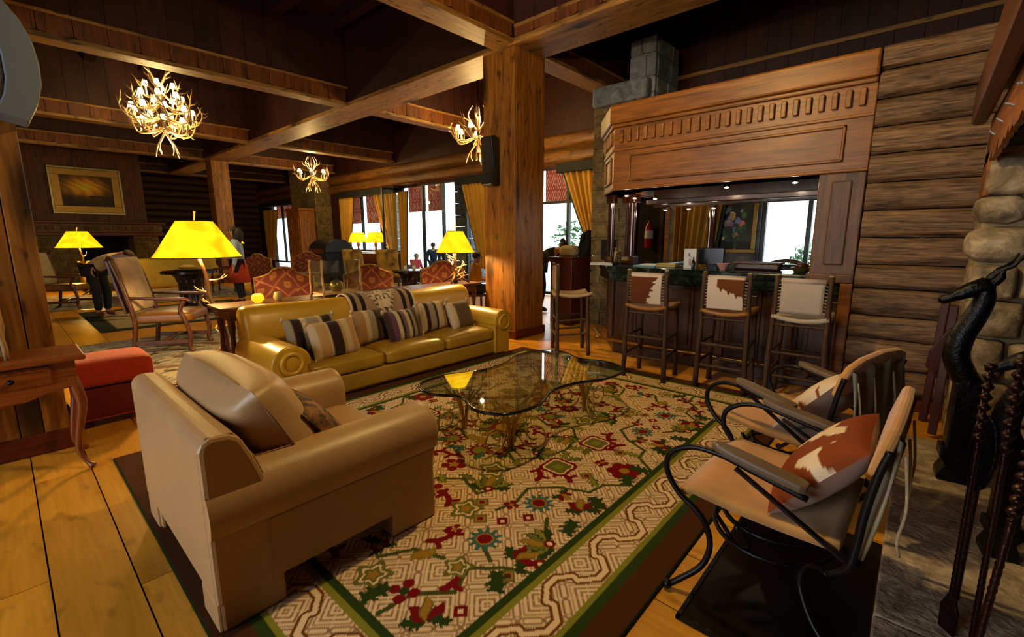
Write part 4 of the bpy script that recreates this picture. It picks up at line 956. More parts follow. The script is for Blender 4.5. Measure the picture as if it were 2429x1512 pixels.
# ================================================================ BAR STOOLS (face +x at rz = 0)
wood('stick_wood', '20120a', '543820', 'z', 2.5, .6, .6, .6, .2)
plain('stool_leather', '8a5a1e', .5, noise=.25, nscale=8)
plain('lace_white', 'b0a07c', .8)
hide('hide_a', 'b4a89a', '54280c', 2.6, 1.7, .02, .5); hide('hide_b', 'b4a89a', '54280c', 2.9, 5.2, .02, .53); hide('hide_c', 'b0a498', '8a6a54', 2.0, 2.2, .1, .66); hide('hide_d', 'b29a72', '8a6430', 3.0, 4.0, .1, .6)
def stool(label, loc, rz, hm, seatmat='stool_leather'):
    t = thing('bar_stool', label, 'stool', loc, rz, 'log bar stools')
    q = random.Random(hash(label) % 1000)
    def stick(a, b, r0, r1, name):
        a, b = Vector(a), Vector(b); k = 9; pts = []; rad = []
        for i in range(k+1):
            u = i/k; p = a.lerp(b, u); p += Vector((q.uniform(-1, 1), q.uniform(-1, 1), 0))*.004*(0 < i < k); pts.append(p); rad.append(lerp(r0, r1, u)*q.uniform(.92, 1.1))
        return MB().tube(pts, rad, 8).build(name, 'stick_wood', t, smooth=2)
    for s in (-1, 1):
        stick((-.2, s*.215, 0), (-.20, s*.19, 1.13), .026, .021, 'back_post'); stick((.19, s*.2, 0), (.17, s*.185, .76), .025, .022, 'leg')
        for z in (.26, .44): stick((-.2, s*.21, z), (.185, s*.197, z+.02), .013, .013, 'rung')
        o = MB().ell((-.2, s*.19, 1.13), (.02, .02, .008), 8, 6).build('post_end', 'lace_white', t, smooth=2)
    for x, zs_ in ((-.2, (.24, .45, .70, 1.08)), (.185, (.22, .40, .70))):
        for z in zs_: stick((x, -.21, z), (x, .21, z), .014, .014, 'rung')
    def st(u, v): return (-.22+.44*u, -.205+.41*v, .775-.03*math.sin(PI*u)*1.0-.01*math.sin(PI*v)+.02*(abs(v-.5)*2)**2)
    o = MB().grid(st, 10, 10).build('seat', seatmat, t, smooth=2); sm = o.modifiers.new('solid', 'SOLIDIFY'); sm.thickness = .035
    def bk(u, v): return (-.215-.012*math.sin(PI*v)+.0, -.155+.31*u, .80+.29*v)
    if callable(hm):
        o = MB().grid(bk, 40, 40).build('back_hide', 'hide_print', t, smooth=2, fix=False); paint(o, [hm(1-i/40, j/40) for j in range(41) for i in range(41)]); hm = 'hide_c'
    else: o = MB().grid(bk, 10, 10).build('back_hide', hm, t, smooth=2)
    sm = o.modifiers.new('solid', 'SOLIDIFY'); sm.thickness = .012
    MB().tube([(-.2, -.16, 1.08), (-.2, .16, 1.08)], .026, 10).build('hide_fold', hm, o, smooth=2)
    for s in (-1, 1):
        for k in range(9): MB().tube([(-.215, s*.15, .83+.028*k), (-.205, s*.185, .822+.028*k)], .004, 5).build('lacing', 'lace_white', o)
    return t
def hideA(u, v): e = .04*math.sin(v*31)+.03*math.sin(v*57); return Lh('c4b8aa') if u > .52+.36*v+e or v > .9 else Lh('5a2a0c')
def hideB(u, v): e = .05*math.sin(u*29)+.03*math.sin(u*61); return Lh('5e3210') if (v > .78-.42*u+e and u > .26 and v < .93) else Lh('c4b8ac')
stool('bar stool with a brown hide back cut by a white diagonal patch', (4.46, 2.03, 0), R(4), hideA)
stool('bar stool with a white hide back and brown upper patch', (4.59, 1.32, 0), R(3), hideB)
stool('bar stool with a plain white hide back, nearest the log wall', (4.66, .73, 0), R(2), 'hide_c', 'hide_c')
stool('bar stool turned sideways by the post, seen beyond the glass table', (4.76, 3.26, 0), R(-46), 'hide_d', 'hide_d')

# ================================================================ BAR
wood('mahogany', '201006', '4a2a10', 'z', .8, .35, .15, .05, .12)
wood('canopy_wood', '563008', '9a6014', 'y', .6, .4, .2, .06, .1)
wood('pilaster_wood', '3c2410', '704a22', 'z', .8, .45, .4, .1, .12)
stone('green_marble', '050a09', '0e1a17', '33443e', 9, .0, .15, .0)
plain('steel', '8a98a4', .25, .9); plain('chrome', 'b0b4b8', .15, 1.0)
CH = .55   # chamfer
t = thing('bar_counter', 'mahogany bar with dark green marble top and brass foot rail', 'bar', (5.6, 1.8, 0))
poly = [(5.12, .44), (5.12, 2.84), (5.12+CH, 2.84+CH*.75), (7.0, 2.84+CH*.75), (7.0, 2.7), (5.75, 2.7), (5.62, 2.6), (5.62, .44)]
MB().prism(poly, .1, 1.02).build('body', 'mahogany', t, w=True)
MB().prism([(x-.02 if x < 5.7 else x, y) for x, y in poly], 0, .12).build('plinth', 'mahogany', t, w=True, bevel=.01)
tp = [(4.99, .44), (4.99, 2.9), (4.99+CH, 2.9+CH*.8), (7.05, 2.9+CH*.8), (7.05, 2.65), (5.78, 2.65), (5.65, 2.55), (5.65, .44)]
MB().prism(tp, 1.03, 1.10).build('marble_top', 'green_marble', t, w=True, bevel=.015)
MB().prism([(x+.03 if x < 5.5 else x, y-.02) for x, y in tp], .93, 1.03).build('marble_apron', 'green_marble', t, w=True)
for k in range(7):
    a = .47+k*.34; p = MB().box(5.1, 5.125, a+.02, a+.32, .18, .92).build('panel_frame', 'mahogany', t, w=True, bevel=.008)
    MB().box(5.088, 5.11, a+.06, a+.28, .24, .86).build('raised_panel', 'mahogany', p, w=True, bevel=.012)
Mc = Matrix.Translation((5.12+CH/2, 2.84+CH*.375, 0)) @ Matrix.Rotation(math.atan2(CH*.75, CH), 4, 'Z')
MB().box(-.28, .28, -.0, .03, .18, .92, Mc).build('panel_frame', 'mahogany', t, w=True, bevel=.008)
MB().tube(spline([(4.93, .5, .2), (4.93, 2.8, .2), (5.0, 2.95, .2), (5.45, 3.33, .2)], 6), .02, 10).build('foot_rail', 'brass', t, w=True, smooth=2)
for y in (.7, 1.3, 1.9, 2.5): MB().tube([(5.12, y, .18), (5.0, y, .12), (4.95, y, .19)], .012, 8).build('rail_bracket', 'brass', t, w=True, smooth=2)
# canopy
t = thing('bar_canopy', 'honey wooden canopy over the bar with dentil frieze and long panel', 'canopy', (5.6, 1.7, 2.0))
def canopy_poly(off, back=7.2): return [(5.0-off, .435), (5.0-off, 2.86+off*.4), (5.0+CH-off*.3, 2.86+CH*.8+off), (back, 2.86+CH*.8+off), (back, .435)]
def slab(z0, z1, off, nm, mat='canopy_wood', bev=.01):
    p = canopy_poly(off); inner = [(5.32, .435), (5.32, 2.6), (5.7, 3.0), (7.2, 3.0), (7.2, 3.1)]
    n = len(p)-1; m = MB(); o_ = p[:4]; i_ = inner[:4]
    vs = [(x, y, z) for z in (z0, z1) for x, y in o_]+[(x, y, z) for z in (z0, z1) for x, y in i_]
    fs = []
    for k in range(3): fs += [(k, k+1, 4+k+1, 4+k), (8+k, 12+k, 12+k+1, 8+k+1), (k, 8+k, 8+k+1, k+1), (4+k, 4+k+1, 12+k+1, 12+k)]
    fs += [(0, 4, 12, 8), (3, 11, 15, 7)]
    return m.add(vs, fs).build(nm, mat, t, w=True, bevel=bev)
slab(2.0, 2.95, 0, 'fascia'); slab(2.74, 2.95, .07, 'cornice', bev=.02); slab(2.70, 2.745, .035, 'cornice_moulding', bev=.015); slab(2.44, 2.47, .018, 'moulding', bev=.008); slab(2.0, 2.03, .012, 'lower_moulding')
for k in range(24):
    y = .53+k*(2.76-.53)/23; MB().box(4.965, 5.005, y-.022, y+.022, 2.53, 2.67).build('dentil', 'canopy_wood', t, w=True, bevel=.008)
dirc = Vector((CH, CH*.8, 0)).normalized(); nrm = Vector((-dirc.y, dirc.x, 0))
for k in range(5):
    p = Vector((5.0, 2.86, 0))+dirc*(.09+k*.13); Mx = Matrix.Translation(p) @ Matrix.Rotation(math.atan2(dirc.y, dirc.x), 4, 'Z')
    MB().box(-.02, .02, -.01, .035, 2.53, 2.67, Mx).build('dentil', 'canopy_wood', t, w=True, bevel=.006)
for (y0, y1, z0, z1) in ((.62, 2.66, 2.09, 2.115), (.62, 2.66, 2.37, 2.395), (.62, .645, 2.09, 2.395), (2.635, 2.66, 2.09, 2.395)): MB().box(4.978, 5.003, y0, y1, z0, z1).build('panel_moulding', 'canopy_wood', t, w=True, bevel=.008)
Mx = Matrix.Translation((5.0, 2.86, 0)) @ Matrix.Rotation(math.atan2(dirc.y, dirc.x), 4, 'Z')
for (a, b, z0, z1) in ((.12, .56, 2.09, 2.115), (.12, .56, 2.37, 2.395), (.12, .145, 2.09, 2.395), (.535, .56, 2.09, 2.395)): MB().box(a, b, -.002, .025, z0, z1, Mx).build('panel_moulding', 'canopy_wood', t, w=True, bevel=.008)
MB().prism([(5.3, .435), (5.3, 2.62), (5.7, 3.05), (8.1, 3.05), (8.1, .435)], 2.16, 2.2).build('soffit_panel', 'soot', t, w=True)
MB().box(5.05, 5.3, .7, 2.5, 2.001, 2.02).build('steel_strip', 'steel', t, w=True)
MB().box(5.36, 5.46, .5, 2.6, 1.84, 1.9).build('hanging_rail', 'mahogany', t, w=True, bevel=.01); MB().box(6.2, 6.3, .5, 2.9, 1.86, 2.16).build('hanging_rail', 'mahogany', t, w=True, bevel=.01)
emis('bulb_warm', 'ffd890', 14)
for (x, y, z, lb_) in ((5.2, 2.78, 1.97, 'spotlight under the left front corner of the bar canopy'), (5.35, 2.75, 1.95, 'spotlight beside the thick fluted bar post'), (5.6, 2.6, 1.95, 'spotlight just right of the thick fluted bar post'), (6.2, 2.72, 1.84, 'spotlight on the inner rail above the fire extinguisher'), (6.2, 2.4, 1.84, 'spotlight on the inner rail before the gold curtain'), (6.2, 2.08, 1.84, 'spotlight on the inner rail nearest the flower painting'), (5.18, 1.62, 1.985, 'spotlight in the middle of the canopy front'), (5.18, 1.0, 1.985, 'spotlight at the right end of the canopy front')):
    s = thing('spot_light', lb_, 'light', (x, y, z), 0, 'spotlights under the bar canopy')
    MB().lathe([(.02, .0), (.032, -.005), (.034, -.02), (.028, -.022)], 12).build('rim', 'chrome', s, smooth=True); MB().lathe([(.024, -.018), (.02, -.028), (.004, -.032)], 12).build('bulb', 'bulb_warm', s, smooth=True); light('spot_glow', 'POINT', (0, 0, -.06), 2.5, (1, .8, .55), .02, parent=s)
# pilaster at the right end
t = thing('bar_pilaster', 'panelled wooden pilaster joining the bar to the log wall', 'pilaster', (5.05, .57, 0))
MB().box(5.0, 5.4, .44, .78, 1.1, 2.0).build('shaft', 'pilaster_wood', t, w=True, bevel=.01); MB().box(4.985, 5.01, .53, .68, 1.2, 1.93).build('raised_panel', 'pilaster_wood', t, w=True, bevel=.012)
MB().box(4.97, 5.4, .436, .80, 1.04, 1.12).build('base_block', 'pilaster_wood', t, w=True, bevel=.01); MB().box(4.97, 5.12, .436, .53, 0, 1.04).build('lower_post', 'canopy_wood', t, w=True, bevel=.01)
# fluted posts standing on the counter
def fluted(label, x, y, r, z0=1.1, z1=2.0):
    t = thing('bar_post', label, 'post', (x, y, z0)); m = MB(); n = 32
    vs = [(x+(r*(1-.08*(k % 2)))*math.cos(2*PI*k/n), y+(r*(1-.08*(k % 2)))*math.sin(2*PI*k/n), z) for z in (z0+.1, z1-.1) for k in range(n)]
    m.add(vs, [(k, (k+1) % n, n+(k+1) % n, n+k) for k in range(n)]).build('shaft', 'mahogany_gloss', t, w=True)
    MB().box(x-r*1.25, x+r*1.25, y-r*1.25, y+r*1.25, z0, z0+.11).build('base_block', 'mahogany_gloss', t, w=True, bevel=.012); MB().box(x-r*1.25, x+r*1.25, y-r*1.25, y+r*1.25, z1-.11, z1).build('cap_block', 'mahogany_gloss', t, w=True, bevel=.012)
wood('mahogany_gloss', '1c0a05', '3e1a0a', 'z', .8, .16, .1, .03, .1, .6)
fluted('thick fluted mahogany post on the left end of the bar', 5.62, 2.93, .07); fluted('slim mahogany post at the left corner of the bar', 5.5, 3.15, .045); fluted('slim mahogany post at the back of the bar', 6.6, 2.22, .05)

# ---- things on and behind the bar
plain('paper_white', 'b8bcc0', .7); plain('paper_teal', '5a8a90', .6); plain('screen_dark', '0c0e1e', .2); plain('pink_plastic', 'c89088', .5); plain('red_gloss', '8a0a14', .25); plain('book_tan', '9a8a62', .7)
plain('bottle_green', '0e2418', .1); plain('bronze_fig', '8a7a4a', .35, .8); plain('cloth_gold', 'a08a3a', .6)
painted('print', .5, .0)
def flatprint(name, mat, x, y0, y1, z0, z1, fn, par=None, nu=40, nv=40, ax='y', th=.0):
    m = MB(); vs = []; cols = []
    for j in range(nv+1):
        for i in range(nu+1):
            u, v = i/nu, j/nv; a = lerp(y0, y1, u); z = lerp(z0, z1, v); vs.append((x, a, z) if ax == 'y' else (a, x, z)); cols.append(fn(u, v))
    m.add(vs, [(j*(nu+1)+i, j*(nu+1)+i+1, (j+1)*(nu+1)+i+1, (j+1)*(nu+1)+i) for j in range(nv) for i in range(nu)])
    o = m.build(name, mat, par, w=par is not None, fix=False); paint(o, cols); return o
def frame(t, x, y0, y1, z0, z1, w, mat, d=.05, ax='y'):
    for a, b, c, e in ((y0, y1, z0, z0+w), (y0, y1, z1-w, z1), (y0, y0+w, z0+w, z1-w), (y1-w, y1, z0+w, z1-w)):
        m = MB().box(x-d, x, a, b, c, e) if ax == 'y' else MB().box(a, b, x-d, x, c, e); m.build('frame_bar', mat, t, w=True, bevel=.008)
plain('gilt', '9a7a34', .4, .5, noise=.2); plain('silver_gilt', '8a8464', .35, .6)
t = thing('menu_stand', 'white printed drinks menu standing on the bar', 'menu', (5.3, 2.02, 1.1))
MB().box(5.30, 5.315, 1.93, 2.07, 1.1, 1.32).build('card', 'paper_white', t, w=True)
def menu(u, v):
    c = Lh('c4c8d0')
    if (.42 < u < .62 and .15 < v < .5): c = Lh('9a8478')
    if (.36 < u < .5 and .62 < v < .78) or (.5 < u < .62 and .55 < v < .62): c = Lh('3a5a90')
    if u < .04 or u > .96 or v > .97: c = Lh('9aa0a8')
    return c
flatprint('printed_face', 'print', 5.298, 2.07, 1.93, 1.1, 1.32, menu, t, 20, 24)
t = thing('monitor', 'dark till screen standing on the bar behind the menu', 'monitor', (5.5, 1.83, 1.1))
MB().box(5.46, 5.49, 1.68, 1.97, 1.14, 1.33).build('panel', 'screen_dark', t, w=True, bevel=.008); MB().box(5.45, 5.55, 1.78, 1.86, 1.1, 1.15).build('stand', 'black_iron', t, w=True)
t = thing('bottle', 'small dark green bottle beside the drinks menu', 'bottle', (5.22, 1.93, 1.1)); MB().lathe([(.018, 0), (.02, .01), (.02, .07), (.008, .1), (.008, .13)], 12).build('glass', 'bottle_green', t, smooth=True)
t = thing('bowl', 'pale pink bowl on the bar counter', 'bowl', (5.2, 1.60, 1.1)); MB().lathe([(.03, 0), (.035, .01), (.07, .07), (.065, .07), (.03, .015)], 16).build('bowl_wall', 'pink_plastic', t, smooth=True)
t = thing('bar_tray', 'low dark box with a rounded front behind the pink bowl', 'box', (5.45, 1.32, 1.1)); MB().box(5.38, 5.55, 1.1, 1.55, 1.1, 1.17).build('box_body', 'mahogany', t, w=True, bevel=.02); MB().box(5.37, 5.56, 1.09, 1.56, 1.17, 1.185).build('lid', 'pilaster_wood', t, w=True)
t = thing('stemmed_glass', 'tall clear glass on the bar by the bright window', 'glass', (5.3, 1.02, 1.1)); MB().lathe([(.03, 0), (.004, .01), (.004, .08), (.03, .11), (.032, .17)], 14).build('bowl_glass', 'window_glass', t, smooth=True)
for k, (y, x) in enumerate(((2.52, 5.3), (2.45, 5.34))):
    t = thing('magazine', ('pale magazine lying on the bar', 'teal magazine lying under the pale one')[1-k], 'magazine', (x, y, 1.1+.012*k))
    MB().box(x-.09, x+.09, y-.14, y+.14, 1.1+.014*k, 1.113+.014*k).build('cover', ('paper_teal', 'paper_white')[k], t, w=True)
t = thing('cash_box', 'cream and gold box lying beside the menu on the bar', 'box', (5.3, 2.25, 1.1)); MB().box(5.24, 5.4, 2.15, 2.38, 1.1, 1.135).build('box_body', 'book_tan', t, w=True, bevel=.006); MB().box(5.235, 5.405, 2.145, 2.385, 1.125, 1.14).build('lid', 'cloth_gold', t, w=True)
t = thing('figurine', 'small bronze figurine on a black base at the left end of the bar', 'figurine', (5.34, 2.98, 1.1))
MB().box(5.3, 5.38, 2.94, 3.02, 1.1, 1.13).build('base', 'black_iron', t, w=True); MB().tube(spline([(5.34, 2.98, 1.13), (5.33, 2.98, 1.2), (5.35, 2.98, 1.27), (5.34, 2.98, 1.32)], 4), [.018, .02, .022, .02, .018, .02, .026, .026, .02, .014, .014, .018, .012], 8).build('body', 'bronze_fig', t, w=True, smooth=2)
MB().tube([(5.34, 2.98, 1.28), (5.34, 2.93, 1.3), (5.34, 2.9, 1.26)], .007, 6).build('arm', 'bronze_fig', t, w=True, smooth=2)
t = thing('till', 'dark till screen seen from behind at the left end of the bar', 'till', (5.62, 3.25, 1.1)); MB().box(5.6, 5.62, 3.12, 3.36, 1.14, 1.42, ).build('panel', 'soot', t, w=True, bevel=.01); MB().box(5.58, 5.7, 3.2, 3.28, 1.1, 1.15).build('stand', 'soot', t, w=True)
t = thing('newspaper', 'folded white newspaper on the left end of the bar', 'newspaper', (5.32, 3.2, 1.1)); MB().box(-.2, .2, -.14, .14, 0, .02, Matrix.Translation((5.33, 3.18, 1.1)) @ Matrix.Rotation(R(30), 4, 'Z')).build('sheets', 'paper_white', t, w=True)
# back room seen through the bar
wb = thing('wall_back_bar', 'dark panelled wall behind the bar', 'wall', (8.1, 4, 0), kind='structure'); MB().box(8.05, 8.1, 3.45, 4.4, 0, 3.3).build('panel', 'soot', wb, w=True)
MB().box(7.98, 8.06, 3.42, 3.5, 0, 2.0).build('door_jamb', 'canopy_wood', wb, w=True, bevel=.01); MB().box(8.02, 8.06, 3.55, 3.62, 0, 2.0).build('door_stile', 'mahogany', wb, w=True); MB().box(8.02, 8.06, 4.1, 4.2, 0, 2.2).build('door_stile', 'mahogany', wb, w=True)
t = thing('fire_extinguisher', 'red fire extinguisher hanging on the dark wall behind the bar', 'fire extinguisher', (7.96, 3.78, 1.25))
MB().lathe([(.0, 0), (.07, .01), (.075, .05), (.075, .36), (.06, .42), (.025, .46), (.025, .5)], 16).build('cylinder', 'red_gloss', t, smooth=True); MB().lathe([(.0765, .18), (.0765, .32)], 16, cap=False).build('label_band', 'paper_white', t, smooth=True)
MB().tube([(0, 0, .5), (-.03, 0, .54), (-.09, .0, .56)], .012, 6).build('handle', 'black_iron', t, smooth=2); MB().tube(spline([(0, .02, .5), (0, .09, .45), (0, .1, .3), (0, .085, .1)], 4), .009, 6).build('hose', 'black_iron', t, smooth=2)
t = thing('flower_painting', 'flower still life in a gold frame on the stone wall behind the bar', 'painting', (9.15, 2.65, 1.2))
def flowers(u, v):
    c = Lh('2a3430')*(1+.3*math.sin(u*9)*math.sin(v*7)); q = random.Random(5)
    if v < .2: c = Lh('1c1a18')
    for k in range(46):
        a, b, r_ = q.gauss(.45, .2), q.gauss(.52, .2), q.uniform(.03, .075); col = q.choice(['b87070', 'c8c0b4', '6a86b0', 'a84050', '4a6a44', '2c4a30', 'c8a060', '8a9ac0', '3a5a4a'])
        if (u-a)**2+(v-b)**2 < r_*r_: c = Lh(col)
    return c
flatprint('canvas', 'print', 9.16, 3.0, 2.33, 1.2, 2.08, lambda u, v: flowers(u, v)*1.8, t, 50, 60); frame(t, 9.18, 2.3, 3.04, 1.16, 2.12, .07, 'gilt')
t = thing('wicker_chair', 'brown chair with a curved slatted back seen through the bar by the window', 'chair', (8.3, 1.55, 0))
MB().tube(spline([(8.3, 1.95, .9), (8.3, 1.85, 1.02), (8.3, 1.6, 1.08), (8.3, 1.35, 1.02), (8.3, 1.25, .9)], 5), .03, 8).build('top_rail', 'pilaster_wood', t, w=True, smooth=2)
for k in range(5): MB().tube([(8.3, 1.36+.12*k, .45), (8.3, 1.36+.12*k, 1.02)], .012, 6).build('spindle', 'pilaster_wood', t, w=True)
MB().box(7.95, 8.35, 1.28, 1.92, .41, .46).build('seat', 'pilaster_wood', t, w=True, bevel=.01)
for a, b in ((8.0, 1.32), (8.0, 1.88), (8.3, 1.32), (8.3, 1.88)): MB().box(a-.02, a+.02, b-.02, b+.02, 0, .42).build('leg', 'pilaster_wood', t, w=True)
t = thing('basket', 'small wicker basket with dark bread on the bar by the pilaster', 'basket', (5.35, .9, 1.1)); MB().lathe([(.06, 0), (.085, .03), (.095, .05), (.085, .05), (.06, .01)], 14, (0, 0, 0)).build('basket_wall', 'bronze_fig', t, smooth=True); MB().ell((0, 0, .06), (.07, .06, .035), 10, 6).build('bread', 'mahogany', t, smooth=2)

# ================================================================ CURTAINS
plain('gold_curtain', 'b88a1e', .75, noise=.15, nscale=3, sheen=.3); plain('green_lining', '16302a', .8); plain('valance_dark', '0c1410', .8)
def curtain(label, x, ya, yb, z0, z1, yt, fold=9, narrow=.35, group='gold curtains', tie=1.1):
    """gathered drape: full width at the top, pulled towards yt lower down"""
    t = thing('curtain', label, 'curtain', (x, (ya+yb)/2, z0), 0, group)
    def fn(u, v):
        z = lerp(z0, z1, v); k = 1.0
        s = max(0, min(1, (v-.12)/.88)); k = narrow+(1-narrow)*s**.9
        y = lerp(ya, yb, u); y = yt+(y-yt)*k; return (x+.05*math.sin(u*fold*2*PI)*(.5+.5*k)+.02*math.sin(u*29), y, z)
    o = MB().grid(fn, fold*10, 14).build('drape', 'gold_curtain', t, w=True, smooth=2); sm = o.modifiers.new('solid', 'SOLIDIFY'); sm.thickness = .01
    ye = yb if abs(yb-yt) > abs(ya-yt) else ya; s_ = 1 if ye > yt else -1
    def ed(u, v):
        p = fn(1 if ye == yb else 0, v); return (p[0]+.02, p[1]+s_*.0+s_*u*.07, p[2])
    MB().grid(ed, 2, 14).build('lining_edge', 'green_lining', t, w=True, smooth=2)
    return t
curtain('gold curtain at the left of the lamp window', 9.05, 16.0, 17.0, .9, 2.95, 17.0, 6, .55)
curtain('gold curtain between the lamp window and the terrace doors', 9.05, 13.3, 14.6, .75, 2.95, 13.35, 7, .35)
curtain('gold curtain seen behind the open glass door', 9.1, 12.75, 13.2, .3, 2.95, 13.15, 4, .6)
curtain('gold curtain left of the big wooden post', 9.05, 9.0, 10.0, .6, 2.98, 9.0, 7, .3)
curtain('gold curtain beside the stone pier, right of the big post', 9.05, 5.5, 6.45, 1.15, 2.95, 5.52, 6, .25)
curtain('gold curtain in the far window', 9.05, 23.0, 24.6, .4, 2.8, 24.4, 7, .5)
curtain('short gold curtain at the right of the far window', 9.05, 20.5, 21.3, 2.2, 2.9, 20.5, 4, .6)
curtain('gold curtain seen through the bar', 9.0, 2.75, 3.75, .8, 3.16, 3.75, 7, .75)
for k, (a, b) in enumerate(((13.2, 17.0), (9.0, 10.2), (5.4, 6.6), (20.4, 24.4), (2.7, 3.85))):
    tag(MB().box(8.92, 9.16, a, b, 2.93, 3.14).build('pelmet', 'valance_dark', bevel=.01), ('dark pelmet above the lamp window', 'dark pelmet left of the big post', 'dark pelmet right of the big post', 'dark pelmet of the far window', 'dark pelmet above the curtain behind the bar')[k], 'pelmet')
tag(MB().tube([(9.1, 9.0, 3.17), (9.1, 17.0, 3.17)], .03, 8).build('curtain_rod', 'skirt_wood', smooth=2), 'long wooden curtain rod above the terrace doors', 'curtain rod')

# ================================================================ OUTSIDE (terrace)
plain('paving', 'b8c0c4', .9); painted('blind_cloth', .9, .1)
_nt = MATS['blind_cloth'].node_tree; _tr = N(_nt, 'ShaderNodeBsdfTranslucent'); _ms = N(_nt, 'ShaderNodeMixShader'); _ms.inputs[0].default_value = .6
_at = [n for n in _nt.nodes if n.type == 'ATTRIBUTE'][0]; _nt.links.new(_at.outputs['Color'], _tr.inputs[0]); _nt.links.new(_nt.nodes['Principled BSDF'].outputs[0], _ms.inputs[1]); _nt.links.new(_tr.outputs[0], _ms.inputs[2]); _nt.links.new(_ms.outputs[0], _nt.nodes['Material Output'].inputs[0]); plain('leaf_green', '3a6a24', .7, noise=.4, nscale=14)
tag(MB().box(9.45, 40, -10, 40, -.5, -.4).build('terrace', 'paving'), 'pale terrace paving outside the windows', 'terrace', kind='structure')
def blindcol(u, v): return Lh('a8483c') if math.sin(u*70)*math.sin(v*34) > -.15 else Lh('d8b8a8')
BL = ['left blind of the lamp window', 'second blind of the lamp window', 'blind beside the open glass door', 'blind in the middle of the terrace doors', 'blind just right of the big post', 'blind behind the curtain left of the big post', 'blind beside the stone pier curtain', 'wide blind of the far window']
for (y0, y1, z0), bl_ in zip(((16.0, 16.85, 2.0), (14.7, 15.75, 2.0), (12.2, 13.1, 2.3), (11.3, 12.05, 2.3), (6.55, 7.3, 2.3), (9.1, 10.0, 2.3), (5.55, 6.45, 2.3), (21.0, 24.0, 2.4)), BL):
    o = flatprint('window_blind', 'blind_cloth', 9.432, y1, y0, z0, 3.16, blindcol, None, 40, 30)
    tag(o, 'red and white patterned '+bl_, 'blind', 'red patterned window blinds'); sm = o.modifiers.new('solid', 'SOLIDIFY'); sm.thickness = .02
for k, (y, x, w) in enumerate(((10.9, 10.2, .7), (10.35, 12.2, .9), (17.0, 11.4, .7))):
    t = thing('terrace_pillar', ('stone terrace pillar behind the lamp by the post', 'second stone terrace pillar further out', 'stone terrace pillar behind the lit table lamps')[k], 'pillar', (x, y, 0))
    for j in range(9): MB().box(x-w/2, x+w/2, y-w/2, y+w/2, j*.36+.008, j*.36+.352).build('stone', 'grey_stone', t, w=True, bevel=.02)
def bush(label, c, r, n, seed):
    q = random.Random(seed); t = thing('shrub', label, 'shrub', (c[0], c[1], 0)); m = MB()
    for k in range(n):
        a, b = q.uniform(0, 2*PI), math.acos(q.uniform(-.4, 1)); rr = r*q.uniform(.6, 1); p = Vector((c[0]+rr*math.sin(b)*math.cos(a), c[1]+rr*math.sin(b)*math.sin(a), c[2]+rr*math.cos(b))); d = Vector((q.gauss(0, 1), q.gauss(0, 1), q.gauss(0, 1))).normalized(); e = d.orthogonal().normalized(); l = .16*r+.06
        m.add([p, p+d*l*.5+e*l*.25, p+d*l, p+d*l*.5-e*l*.25], [(0, 1, 2, 3)])
    o = m.build('foliage', 'leaf_green', t, w=True); o['kind'] = 'stuff'; MB().tube([(c[0], c[1], 0), (c[0], c[1], c[2])], .04, 6).build('stem', 'stick_wood', t, w=True)
bush('green shrub outside the far window', (10.4, 21.6, 1.4), 1.0, 500, 1); bush('green shrub outside below the lit table lamps', (10.2, 15.6, .4), .5, 300, 2); bush('pale green bush outside the bright bar window', (12.5, 1.9, .8), .5, 300, 3); bush('green bush outside the window by the post', (14.5, 9.6, 1.2), 1.0, 400, 4)

# ================================================================ LAMPS
emis('shade_yellow', 'ffca10', 1.4, 'ec9000', 3); emis('shade_small', 'ffe9a8', 3.0); emis('glow_amber', 'ff9a10', 2.0)
plain('antler', 'c8a468', .5, noise=.25, nscale=12); plain('antler_base', '3e2610', .5, noise=.4, nscale=20)
def twig(m, p, d, l, r, q, depth):
    d = d.normalized(); k = 5; pts = [p]; dd = d.copy()
    for i in range(k): dd = (dd+Vector((q.uniform(-1, 1), q.uniform(-1, 1), q.uniform(-.3, .6)))*.28).normalized(); pts.append(pts[-1]+dd*l/k)
    m.tube(pts, [lerp(r, r*.35, i/k) for i in range(k+1)], 6)
    if depth > 0:
        for _ in range(2): twig(m, pts[q.randint(1, k-1)], dd+Vector((q.uniform(-1, 1), q.uniform(-1, 1), q.uniform(-.2, .8))), l*.5, r*.6, q, depth-1)
def shade(t, c, rb, rt_, h, mat='shade_yellow', n=28, ripple=.012):
    m = MB(); vs = []
    for j in range(7):
        v = j/6; r_ = lerp(rb, rt_, v)
        for i in range(n*2): a = 2*PI*i/(n*2); vs.append((c[0]+r_*math.cos(a), c[1]+r_*math.sin(a), c[2]+h*v+(ripple*(1 if i % 2 else 0) if j == 0 else 0)))
    n2 = n*2
    o = m.add(vs, [(j*n2+i, j*n2+(i+1) % n2, (j+1)*n2+(i+1) % n2, (j+1)*n2+i) for j in range(6) for i in range(n2)]).build('lamp_shade', mat, t, w=True, smooth=2)
    MB().tube([(c[0]+rb*math.cos(2*PI*k/40), c[1]+rb*math.sin(2*PI*k/40), c[2]+.004) for k in range(40)], .005, 5, closed=True).build('shade_binding', 'antler_base', o, w=True)
    MB().tube([(c[0]+rt_*math.cos(2*PI*k/30), c[1]+rt_*math.sin(2*PI*k/30), c[2]+h) for k in range(30)], .005, 5, closed=True).build('shade_binding', 'antler_base', o, w=True)
    return o
